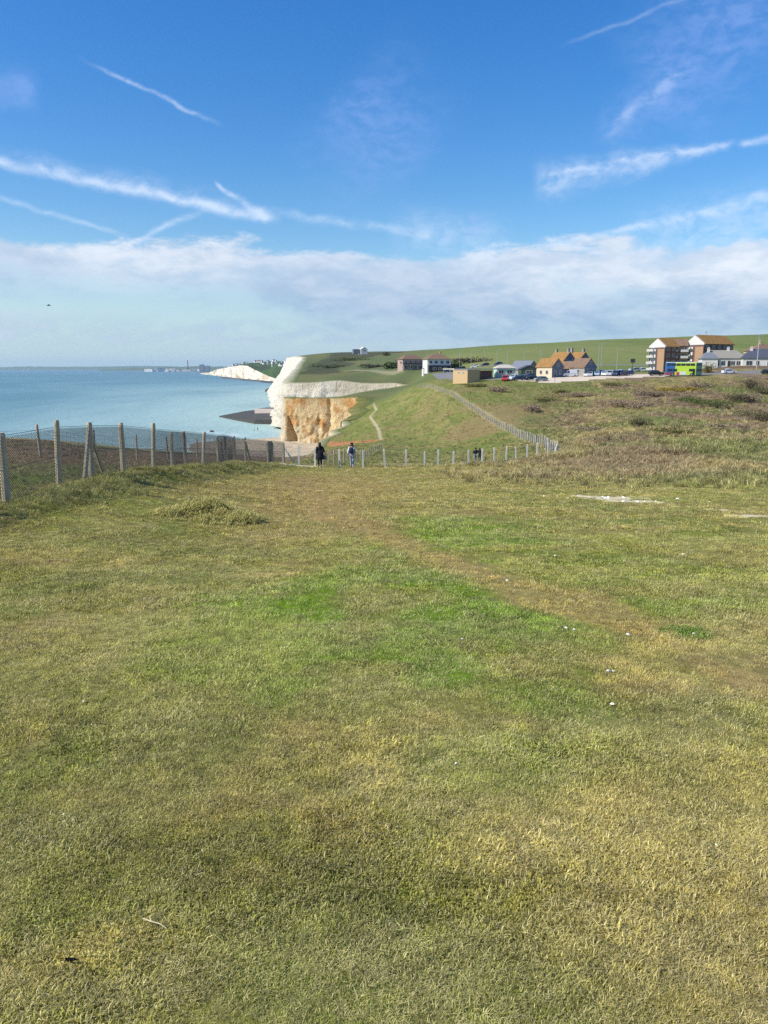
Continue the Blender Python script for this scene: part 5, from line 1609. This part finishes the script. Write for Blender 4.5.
for i in range(26):
    sx_, sy_ = SAND[i % 3][0]; x = sx_ + rg.normal(0, .75); y = sy_ + rg.normal(0, .5); s = rg.uniform(.018, .06)
    bm = bmesh.new(); bmesh.ops.create_icosphere(bm, subdivisions=2, radius=1)
    for v in bm.verts: v.co *= 1 + rg.normal(0, .16)
    me = bpy.data.meshes.new('chalk_lump'); bm.to_mesh(me); bm.free(); me.materials.append(M_CHALK)
    o = bpy.data.objects.new('chalk_lump', me); COL.objects.link(o); o.location = (x, y, gz(x, y) + s * .15); o.scale = (s, s * .8, s * .6); o.rotation_euler = (0, 0, rg.uniform(0, 6))
    tag(o, 'small chalk lump among others on the bare chalk streak across the lawn', 'stone', 'chalk lumps on the bare streak')
x, y = hit(152, 930); z = gz(x, y)
mb = MB(); mb.tube([(-.035, .02, .026), (0, 0, .03), (.03, -.008, .028), (.055, -.02, .02)], [.0016, .002, .0018, .001], 6); mb.tube([(0, 0, .03), (-.012, .02, .032)], [.0015, .0008], 5)
o = mb.build('twig', mat('dry twig', lin(206, 190, 150), .9, .2, 30), None, (x, y, z)); tag(o, 'thin pale dry twig lying on the turf at the lower left', 'twig')
x, y = hit(69, 967); mb = MB(); 
for k in range(5): mb.tube([(-.012 + k * .005, .004 * (k % 2), .018), (-.006 + k * .006, -.003, .03), (.004 + k * .005, .004, .02)], [.002, .005, .002], 5)
o = mb.build('dead_leaf', mat('black dead leaf', lin(44, 40, 36), .8, .2, 30), None, (x, y, gz(x, y))); tag(o, 'curled black dead leaf in the turf at the lower left', 'leaf')
# ================================================================== PEOPLE AND BIRD
M_SKIN = mat('skin', lin(206, 160, 134), .6, .06, 12)
M_HAIRD = mat('dark hair', lin(34, 28, 26), .6, .2, 30)
def cloth(nm, c): return mat(nm + ' cloth', c, .9, .15, 14, bump=.15)


def skin_obj(name, verts, edges, radii, m, parent, root=0, sub=2):
    me = bpy.data.meshes.new(name); me.from_pydata([tuple(v) for v in verts], edges, [])
    o = bpy.data.objects.new(name, me); COL.objects.link(o)
    md = o.modifiers.new('skin', 'SKIN'); md.use_smooth_shade = True; md.branch_smoothing = .4
    for i, r_ in enumerate(radii):
        r_ = r_ if isinstance(r_, tuple) else (r_, r_)
        d = me.skin_vertices[0].data[i]; d.radius = r_; d.use_root = (i == root)
    sb = o.modifiers.new('smooth', 'SUBSURF'); sb.levels = sub; sb.render_levels = sub
    dg_ = bpy.context.evaluated_depsgraph_get(); dg_.update()
    ev_ = o.evaluated_get(dg_); nm_ = bpy.data.meshes.new_from_object(ev_)
    o.modifiers.clear(); old_ = o.data; o.data = nm_; bpy.data.meshes.remove(old_); nm_.name = name
    nm_.materials.clear(); nm_.materials.append(m)
    nm_.polygons.foreach_set('use_smooth', [True] * len(nm_.polygons))
    o.parent = parent
    return o


def person(loc, rz, H, pose, label, group=None):
    """pose: joint offsets in a body facing +y, scaled to height H"""
    root = thing('person', loc, rz, label, 'person', group)
    k = H / 1.72
    J = dict(pel=(0, 0, .94), spi=(0, .0, 1.12), che=(0, .01, 1.32), nec=(0, .0, 1.46), hed=(0, .03, 1.56), top=(0, .02, 1.70), nos=(0, .125, 1.585))
    for s, q in ((-1, 'l'), (1, 'r')):
        J['sh' + q] = (s * .17, 0, 1.40); J['el' + q] = (s * .22, -.02, 1.13); J['wr' + q] = (s * .22, .05, .90)
        J['hi' + q] = (s * .09, 0, .90); J['kn' + q] = (s * .10, .02, .50); J['an' + q] = (s * .10, -.02, .09); J['to' + q] = (s * .11, .16, .03)
    J.update(pose)
    J = {a: Vector(b_) * k for a, b_ in J.items()}
    names = list(J); idx_ = {a: i for i, a in enumerate(names)}
    verts = [J[a] for a in names]
    rad = dict(pel=(.13, .10), spi=(.125, .09), che=(.15, .10), nec=.055, hed=(.085, .098), top=(.05, .055), nos=.014)
    for q in 'lr': rad.update({'sh' + q: .058, 'el' + q: .042, 'wr' + q: .028, 'hi' + q: .085, 'kn' + q: .056, 'an' + q: .042, 'to' + q: .03})
    radii = [tuple(np.array(rad[a]) * k) if isinstance(rad[a], tuple) else rad[a] * k for a in names]
    ed = [('pel', 'spi'), ('spi', 'che'), ('che', 'nec'), ('nec', 'hed'), ('hed', 'top'), ('hed', 'nos')]
    for q in 'lr': ed += [('che', 'sh' + q), ('sh' + q, 'el' + q), ('el' + q, 'wr' + q), ('pel', 'hi' + q), ('hi' + q, 'kn' + q), ('kn' + q, 'an' + q), ('an' + q, 'to' + q)]
    edges = [(idx_[a], idx_[b_]) for a, b_ in ed]
    # hands: palm, four curled fingers of different length and a thumb from the side of the palm
    for s, q in ((-1, 'l'), (1, 'r')):
        d = (J['wr' + q] - J['el' + q]).normalized(); side = Vector((0, 1, 0)) - d * d.y; side.normalize(); inn = d.cross(side) * (-s)
        pm = J['wr' + q] + d * .06 * k; pi_ = len(verts); verts.append(pm); radii.append((.038 * k, .018 * k)); edges.append((idx_['wr' + q], pi_))
        for f, ln in enumerate((.072, .080, .074, .058)):
            b0 = pm + side * (.030 - .020 * f) * k + d * .028 * k
            b1 = b0 + (d * ln * .5 + inn * .008) * k; b2 = b1 + (d * ln * .38 + inn * .026) * k
            i0 = len(verts); verts += [b0, b1, b2]; radii += [.0095 * k, .0088 * k, .007 * k]; edges += [(pi_, i0), (i0, i0 + 1), (i0 + 1, i0 + 2)]
        t0 = pm + side * .036 * k - d * .015 * k; t1 = t0 + (side * .022 + d * .035 + inn * .01) * k
        i0 = len(verts); verts += [t0, t1]; radii += [.011 * k, .009 * k]; edges += [(pi_, i0), (i0, i0 + 1)]
    skin_obj('body', verts, edges, radii, M_SKIN, root, idx_['pel'])
    return root, J, k


def garment(name, root, J, k, chain, radii, m, rt=0):
    nm = []
    for a, b_ in chain:
        for q in (a, b_):
            if q not in nm: nm.append(q)
    vs = [J[a] for a in nm]; ed = [(nm.index(a), nm.index(b_)) for a, b_ in chain]
    return skin_obj(name, vs, ed, [tuple(np.array(radii[a]) * k) if isinstance(radii[a], tuple) else radii[a] * k for a in nm], m, root, rt)


def jacket(root, J, k, m, fat=1.0, name='jacket'):
    J['hem'] = J['pel'] + Vector((0, 0, -.02 * k))
    ch = [('hem', 'spi'), ('spi', 'che'), ('che', 'col')]
    J['col'] = J['nec'] + Vector((0, 0, -.03 * k))
    rr = dict(hem=(.165 * fat, .135 * fat), spi=(.165 * fat, .13 * fat), che=(.185 * fat, .14 * fat), col=.085)
    for q in 'lr':
        J['cu' + q] = J['el' + q].lerp(J['wr' + q], .92)
        ch += [('che', 'sh' + q), ('sh' + q, 'el' + q), ('el' + q, 'cu' + q)]; rr.update({'sh' + q: .085 * fat, 'el' + q: .066 * fat, 'cu' + q: .052 * fat})
    return garment(name, root, J, k, ch, rr, m, 1)


def trousers(root, J, k, m, fat=1.0):
    ch = []; rr = dict(pel=(.155, .125))
    for q in 'lr':
        J['tc' + q] = J['kn' + q].lerp(J['an' + q], .93)
        ch += [('pel', 'hi' + q), ('hi' + q, 'kn' + q), ('kn' + q, 'tc' + q)]; rr.update({'hi' + q: .105 * fat, 'kn' + q: .078 * fat, 'tc' + q: .062 * fat})
    return garment('trousers', root, J, k, ch, rr, m)


def shoes(root, J, k, m):
    for q in 'lr':
        a, t_ = J['an' + q], J['to' + q]
        d = (t_ - a); d.z = 0; d.normalize()
        skin_obj('shoe', [a + Vector((0, 0, -.005 * k)), a - d * .045 * k - Vector((0, 0, .035 * k)), a + d * .08 * k - Vector((0, 0, .045 * k)), a + d * .17 * k - Vector((0, 0, .055 * k))],
                 [(0, 1), (0, 2), (2, 3)], [.052 * k, .05 * k, .046 * k, .036 * k], m, root)


def hair(root, J, k, m, long=False):
    h = J['hed']; t_ = J['top']
    vs = [h + Vector((0, -.03, .035)) * k, t_ + Vector((0, -.012, -.022)) * k, h + Vector((0, -.055, -.03)) * k]; rr = [.098 * k, .045 * k, .074 * k]
    ed = [(0, 1), (0, 2)]
    if long:
        vs += [J['nec'] + Vector((0, -.085, -.03)) * k, J['nec'] + Vector((0, -.10, -.15)) * k]; rr += [(.10 * k, .06 * k), (.085 * k, .04 * k)]; ed += [(2, 3), (3, 4)]
    skin_obj('hair', vs, ed, rr, m, root)


def stand(px, Y):
    x = px_x(px, Y, 467); return (x, Y, gz(x, Y))
STRIDE = dict(hil=(-.09, 0, .90), knl=(-.09, .10, .50), anl=(-.09, .16, .10), tol=(-.10, .34, .045), hir=(.09, 0, .90), knr=(.09, .03, .49), anr=(.09, -.20, .13), tor=(.10, -.06, .03),
              ell=(-.23, -.10, 1.14), wrl=(-.22, -.04, .91), elr=(.23, .04, 1.13), wrr=(.21, .18, .95))

# walker in a long dark coat
r_, J, k = person(stand(320, 50.2), R(8), 1.66, dict(STRIDE, wrr=(.34, .16, 1.02), elr=(.27, .02, 1.14)), 'person in a long black coat and dark hood walking away beside the pale path')
mc = cloth('black coat', (.012, .013, .018))
jacket(r_, J, k, mc, 1.12, 'coat')
mb = MB(); rings = []
for z, rx, ry in ((1.16, .20, .16), (1.0, .235, .19), (.85, .26, .21), (.7, .285, .225), (.56, .30, .235), (.545, .28, .215)):
    rings.append([((rx * cos(2 * pi * i / 20) * (1 + .03 * sin(5 * i))) * k, (ry * sin(2 * pi * i / 20)) * k, z * k) for i in range(20)])
mb.rings(rings); mb.build('coat_skirt', mc, r_, smooth=True)
trousers(r_, J, k, cloth('dark trousers', (.015, .015, .02))); shoes(r_, J, k, cloth('dark shoes', (.02, .02, .02)))
hair(r_, J, k, M_HAIRD, True)
skin_obj('hood', [J['nec'] + Vector((0, -.03, -.05)), J['nec'] + Vector((0, -.09, .03)), J['hed'] + Vector((0, -.03, .0))], [(0, 1), (1, 2)], [.125, .11, .122], mc, r_)
# bag held at the side
bg_ = thing('shoulder_bag', Vector(r_.location) + Matrix.Rotation(R(8), 3, 'Z') @ (J['wrr'] + Vector((.02, .05, -.5))), R(8), 'slim pale and black bag hanging from the right hand of the black coated walker', 'bag')
mb = MB(); mb.rings([[(cos(2 * pi * i / 12) * a_, sin(2 * pi * i / 12) * b_, z) for i in range(12)] for z, a_, b_ in ((0, .10, .05), (.03, .13, .07), (.2, .12, .07), (.27, .07, .04))])
mb.build('pouch', cloth('grey bag', (.25, .24, .22)), bg_, smooth=True)
mb = MB(); mb.tube([(-.05, 0, .25), (-.02, 0, .42), (.0, -.03, .46), (.03, 0, .42), (.06, 0, .25)], .008, 6); mb.build('strap', mc, bg_)

# walker in a white top with a rucksack
r_, J, k = person(stand(352, 51.0), R(-10), 1.74, dict(STRIDE), 'person in a white top and pale trousers with a dark rucksack walking away')
jacket(r_, J, k, cloth('white top', (.62, .66, .72)), 1.0, 'top'); trousers(r_, J, k, cloth('pale grey trousers', (.36, .40, .48))); shoes(r_, J, k, cloth('dark shoes', (.02, .02, .02))); hair(r_, J, k, M_HAIRD)
rk = thing('rucksack', r_.location, R(-10), 'dark rucksack on the back of the person in the white top', 'rucksack')
mb = MB(); mb.rings([[(cos(2 * pi * i / 16) * a_ , -.20 * k + sin(2 * pi * i / 16) * b_, z * k) for i in range(16)] for z, a_, b_ in ((1.02, .10, .06), (1.05, .15, .10), (1.25, .155, .11), (1.38, .13, .09), (1.42, .07, .05))])
mb.build('pack', cloth('navy rucksack', (.02, .03, .05)), rk, smooth=True)
for s in (-1, 1):
    mb = MB(); mb.tube([(s * .10 * k, -.13 * k, 1.38 * k), (s * .12 * k, -.02 * k, 1.475 * k), (s * .12 * k, .13 * k, 1.38 * k), (s * .13 * k, .15 * k, 1.2 * k), (s * .16 * k, .04 * k, 1.08 * k), (s * .13 * k, -.14 * k, 1.06 * k)], .02, 6); mb.build('strap', cloth('navy rucksack', (.02, .03, .05)), rk)

# pair standing close together beyond the fence
for i, (px, Y, rz, H, cl, tr, lb) in enumerate(((475.2, 86.0, R(14), 1.70, (.02, .022, .03), (.25, .27, .31), 'person in a black jacket and grey trousers, left of a close pair beyond the fence'),
                                                 (479.4, 86.4, R(-18), 1.60, (.03, .03, .035), (.05, .05, .07), 'person all in black, right of a close pair beyond the fence'))):
    p = stand(px, Y)
    r_, J, k = person(p, rz, H, dict(ell=(-.25, .02, 1.14), wrl=(-.12, .16, 1.06), elr=(.25, .02, 1.14), wrr=(.12, .16, 1.06)), lb, 'pair beyond the fence')
    jacket(r_, J, k, cloth('black jacket %s' % 'ab'[i], cl), 1.15); trousers(r_, J, k, cloth('trousers %s' % 'ab'[i], tr), 1.05); shoes(r_, J, k, cloth('dark shoes', (.02, .02, .02))); hair(r_, J, k, M_HAIRD, i == 1)
# two tiny figures at the water's edge
for i, (px, py, cl, lb) in enumerate(((254.3, 431, (.6, .6, .62), 'tiny figure in white at the water edge of the distant beach'), (257.6, 430.2, (.10, .12, .16), 'tiny figure in dark clothes at the water edge of the distant beach'))):
    Y = far_Y(py) * .985; x = px_x(px, Y, py)
    bz_ = max(.3, float(2.6 - coast_dist(np.array([x]), np.array([Y]))[0] * .062 - sstep(352, 425, Y) * 4.5))
    r_, J, k = person((x, Y, bz_), R(40 * i), 1.72, {}, lb, 'figures on the distant beach')
    jacket(r_, J, k, cloth('beach top %s' % 'ab'[i], cl)); trousers(r_, J, k, cloth('beach trousers %s' % 'ab'[i], (.08, .09, .12))); shoes(r_, J, k, cloth('dark shoes', (.02, .02, .02))); hair(r_, J, k, M_HAIRD)

# gull over the sea
gx_, gy_, gz_ = pt(48.5, 305.5, 100)
gl_ = thing('gull', (gx_, gy_, gz_), R(-75), 'dark gull gliding above the sea at the left', 'bird')
M_GULL = mat('gull feathers', lin(96, 96, 100), .8, .25, 9)
skin_obj('body', [(0, .24, .0), (0, .15, .01), (0, 0, 0), (0, -.16, 0), (0, -.28, .01), (0, .29, -.01),
                  (-.10, .04, .02), (-.34, .08, .12), (-.64, -.06, .08), (.10, .04, .02), (.34, .08, .12), (.64, -.06, .08)],
         [(5, 0), (0, 1), (1, 2), (2, 3), (3, 4), (2, 6), (6, 7), (7, 8), (2, 9), (9, 10), (10, 11)],
         [.035, .05, .075, .05, (.05, .012), .012, (.09, .02), (.075, .014), (.025, .006), (.09, .02), (.075, .014), (.025, .006)], M_GULL, gl_, 2)
HAZE_D = 5.0e-5
EXPOSURE = 0.32
DENOISE = False
# ================================================================== SKY, SUN, CAMERA
w = bpy.data.worlds.new("World"); S.world = w; w.use_nodes = True
t = NT(w.node_tree); t.n.clear()
out = t.new('ShaderNodeOutputWorld'); bg = t.new('ShaderNodeBackground')
t.l.new(bg.outputs[0], out.inputs[0])
sky = t.new('ShaderNodeTexSky', sky_type='NISHITA')
sky.sun_disc = False; sky.sun_elevation = SUN_EL; sky.sun_rotation = SUN_AZ
sky.altitude = 30; sky.air_density = 1.0; sky.dust_density = .6; sky.ozone_density = 2.2
STR = .125
hs = t.new('ShaderNodeHueSaturation'); hs.inputs['Saturation'].default_value = 1.36; hs.inputs['Value'].default_value = 1.0
t.l.new(sky.outputs[0], hs.inputs['Color'])
skyc = hs.outputs[0]
dirv = t.new('ShaderNodeTexCoord').outputs['Generated']
sp = t.sep(dirv)
az = t.m('ARCTAN2', sp[0], sp[1])
el = t.m('ARCSINE', sp[2])


def skydir(px, py):
    x, y, z = pt(px, py, 1000)
    return Vector((x, y, z - E)).normalized()
def skyel(py): return math.asin(skydir(384, py).z)


# slight cool tint: deeper blue overhead
skyc = t.mix(1.0, skyc, t.mix(t.ss(0.02, .40, el), (1.02, 1.0, .98), (.70, .92, 1.12)), 'MULTIPLY')
K = 1.0 / STR
CW = tuple(v * K for v in lin(220, 225, 234)); CG = tuple(v * K for v in lin(140, 168, 200)); CH = tuple(v * K for v in lin(166, 196, 217))

# pale air near the horizon
skyc = t.mix(t.m('MULTIPLY', t.ss(.15, 0.0, el), .8), skyc, CH)

# cloud bank low over the downs
q1 = t.xyz(t.m('MULTIPLY', az, 5.0), t.m('MULTIPLY', el, 15.0), 0.3)
nA = t.noise(q1, 1.0, 7, .58, .25)
q2 = t.xyz(t.m('MULTIPLY', az, 16.0), t.m('MULTIPLY', el, 40.0), 1.7)
nB = t.noise(q2, 1.0, 6, .62, .2)
q3 = t.xyz(t.m('MULTIPLY', az, 2.2), t.m('MULTIPLY', el, 7.0), 5.1)
nC = t.noise(q3, 1.0, 4, .5)
right = t.ss(-.22, .02, az)
top_e = skyel(243); lowL = skyel(306); lowR = skyel(352)
edge = t.m('ADD', t.m('MULTIPLY', t.m('SUBTRACT', nA, .5), .085), t.m('MULTIPLY', t.m('SUBTRACT', nB, .5), .05))
upper = t.ss(0.0, .016, t.m('ADD', t.m('SUBTRACT', top_e, el), edge))
low = t.m('MULTIPLY_ADD', right, lowR - lowL, lowL)
lower = t.ss(-.012, .045, t.m('SUBTRACT', t.m('SUBTRACT', el, low), t.m('MULTIPLY', edge, .9)))
bank = t.m('MULTIPLY', t.m('MULTIPLY', upper, lower), t.m('MULTIPLY_ADD', t.ss(.30, .52, nA), .45, .55))
# thin second layer close to the sea
thin = t.m('MULTIPLY', t.m('MULTIPLY', t.ss(skyel(352), skyel(338), el), t.ss(skyel(306), skyel(330), el)), t.m('MULTIPLY', t.ss(.36, .62, nB), .75))
bank = t.m('MAXIMUM', bank, thin)
shade = t.m('ADD', t.m('MULTIPLY', t.ss(.32, .68, nB), .5), t.m('MULTIPLY', t.ss(skyel(330), skyel(255), el), .55))
shade = t.m('MULTIPLY', shade, t.m('MULTIPLY_ADD', t.ss(.35, .65, nC), .55, .55), clamp=True)
cc = t.mix(shade, CG, CW)
skyc = t.mix(t.m('MULTIPLY', bank, .90), skyc, cc)

# high cirrus and vapour trails
wob = t.vm('SCALE', t.vm('SUBTRACT', t.new('ShaderNodeTexNoise').outputs['Color'], (.5, .5, .5)), scale=1.0)
wn = [n for n in t.n if n.type == 'TEX_NOISE'][-1]; t.l.new(dirv, wn.inputs['Vector']); wn.inputs['Scale'].default_value = 22; wn.inputs['Detail'].default_value = 5
dw = t.vm('ADD', dirv, t.vm('SCALE', wob, scale=.016))
dw2 = t.vm('ADD', dirv, t.vm('SCALE', wob, scale=.045))
dw3 = t.vm('ADD', dirv, t.vm('SCALE', wob, scale=.028))
fine = t.noise(t.vm('MULTIPLY', dw3, (46, 46, 90)), 1.0, 5, .58)
broad = t.noise(dirv, 9.0, 4, .6)
CT = tuple(v * K for v in lin(216, 228, 246)); CL = tuple(v * K for v in lin(150, 176, 232))


def streak(a, b_, width, strength, col=CT, soft=.25, src=None, taper=(1, 1), rough=.5):
    global skyc
    A, B = skydir(*a), skydir(*b_)
    n = A.cross(B).normalized(); mid = (A + B).normalized(); tg = n.cross(mid).normalized()
    half = math.asin(max(-1, min(1, tg.dot(B))))
    d = src or dw
    u = t.m('DIVIDE', t.m('ARCSINE', t.vm('DOT_PRODUCT', d, tuple(tg))), half)      # -1..1 along
    wv = t.m('MULTIPLY_ADD', u, (taper[1] - taper[0]) * .5 * width, (taper[0] + taper[1]) * .5 * width)
    e = t.m('DIVIDE', t.m('ABSOLUTE', t.vm('DOT_PRODUCT', d, tuple(n))), wv)
    body = t.m('POWER', t.ss(1.7, 0.0, e), 1.8)
    au = t.m('ABSOLUTE', u)
    ends = t.ss(1.0, 1.0 - soft, au)
    f = t.m('MULTIPLY', t.m('MULTIPLY', body, ends), t.m('MULTIPLY_ADD', t.ss(.3, .7, fine), rough, 1 - rough))
    front = t.m('GREATER_THAN', t.vm('DOT_PRODUCT', dirv, tuple(mid)), .3)
    f = t.m('MULTIPLY', t.m('MULTIPLY', f, front), strength, clamp=True)
    skyc = t.mix(f, skyc, col)


streak((-60, 152), (285, 220), .0070, .62, taper=(.8, 1.1), soft=.15, rough=.5)
streak((-60, 146), (250, 208), .016, .24, taper=(.6, 1.0), soft=.3, rough=.9)
streak((240, 206), (470, 242), .006, .34, soft=.6, rough=.8)
streak((212, 180), (274, 222), .0065, .55, taper=(.4, 1.2), rough=.7)
streak((72, 54), (230, 130), .0034, .42, taper=(.7, 1.0), soft=.7, rough=.7)
streak((110, 250), (208, 208), .004, .42, soft=.5, rough=.6)
streak((-40, 188), (140, 238), .0035, .30, soft=.5)
streak((526, 186), (742, 142), .015, .44, taper=(1.6, .3), soft=.22, rough=.8, src=dw3)
streak((540, 176), (742, 141), .005, .42, taper=(.8, .6), soft=.3, rough=.8)
streak((735, 146), (840, 124), .005, .50, rough=.7)
streak((530, 250), (830, 184), .0075, .48, taper=(.3, 1.4), rough=.7, soft=.35)
streak((610, 248), (840, 206), .040, .30, soft=.5, rough=.9)
streak((545, 238), (610, 256), .004, .32)
streak((555, 50), (720, -16), .0028, .17, soft=.6)
streak((590, 150), (690, 76), .028, .30, col=CL, src=dw2, soft=.6, rough=.8)
streak((600, 140), (700, 60), .009, .22, src=dw3, soft=.6, rough=.8)
streak((640, 110), (790, -30), .075, .38, col=CL, src=dw2, soft=.5, rough=.8)
streak((330, 70), (420, 190), .085, .30, col=CL, src=dw2, soft=.7, rough=.8)
streak((472, 208), (474, 242), .010, .34, col=CL, soft=.6)
streak((-30, 84), (46, 90), .018, .38, col=CL, src=dw2, soft=.6)
streak((380, 228), (520, 246), .03, .25, soft=.5, rough=.8)
t.put(bg.inputs['Color'], skyc); bg.inputs['Strength'].default_value = STR

sun = bpy.data.lights.new('sun', 'SUN'); sun.energy = 4.5; sun.angle = R(.5); sun.color = (1.0, .955, .88)
so = bpy.data.objects.new('sun', sun); COL.objects.link(so)
sd = Vector((sin(SUN_AZ) * cos(SUN_EL), cos(SUN_AZ) * cos(SUN_EL), sin(SUN_EL)))
so.rotation_euler = sd.to_track_quat('Z', 'Y').to_euler(); so.location = (-40, -20, 80)

cam = bpy.data.cameras.new('camera'); co = bpy.data.objects.new('camera', cam); COL.objects.link(co)
cam.sensor_fit = 'VERTICAL'; cam.sensor_height = 34.6; cam.lens = 34.6 * F / 1024
co.location = (0, 0, E); co.rotation_euler = (R(90) - PITCH, 0, 0)
cam.clip_start = .05; cam.clip_end = 60000
S.camera = co

HAZE = True
if HAZE:
    hm = bpy.data.materials.new('sea haze'); hm.use_nodes = True
    t = NT(hm.node_tree); t.n.clear()
    o_ = t.new('ShaderNodeOutputMaterial'); v_ = t.new('ShaderNodeVolumePrincipled')
    v_.inputs['Color'].default_value = (.68, .88, .98, 1); v_.inputs['Density'].default_value = HAZE_D; v_.inputs['Anisotropy'].default_value = .2
    t.l.new(v_.outputs[0], o_.inputs['Volume'])
    hm.cycles.homogeneous_volume = True
    mb = MB(); mb.box((0, 0, 70), (34000, 34000, 146))
    tag(mb.build('haze', hm), kind='stuff')

vs = S.view_settings
vs.view_transform = 'Standard'; vs.look = 'None'; vs.exposure = EXPOSURE; vs.gamma = 1.0; vs.use_curve_mapping = False
S.cycles.max_bounces = 6; S.cycles.transparent_max_bounces = 8; S.cycles.volume_bounces = 0
S.cycles.use_denoising = DENOISE
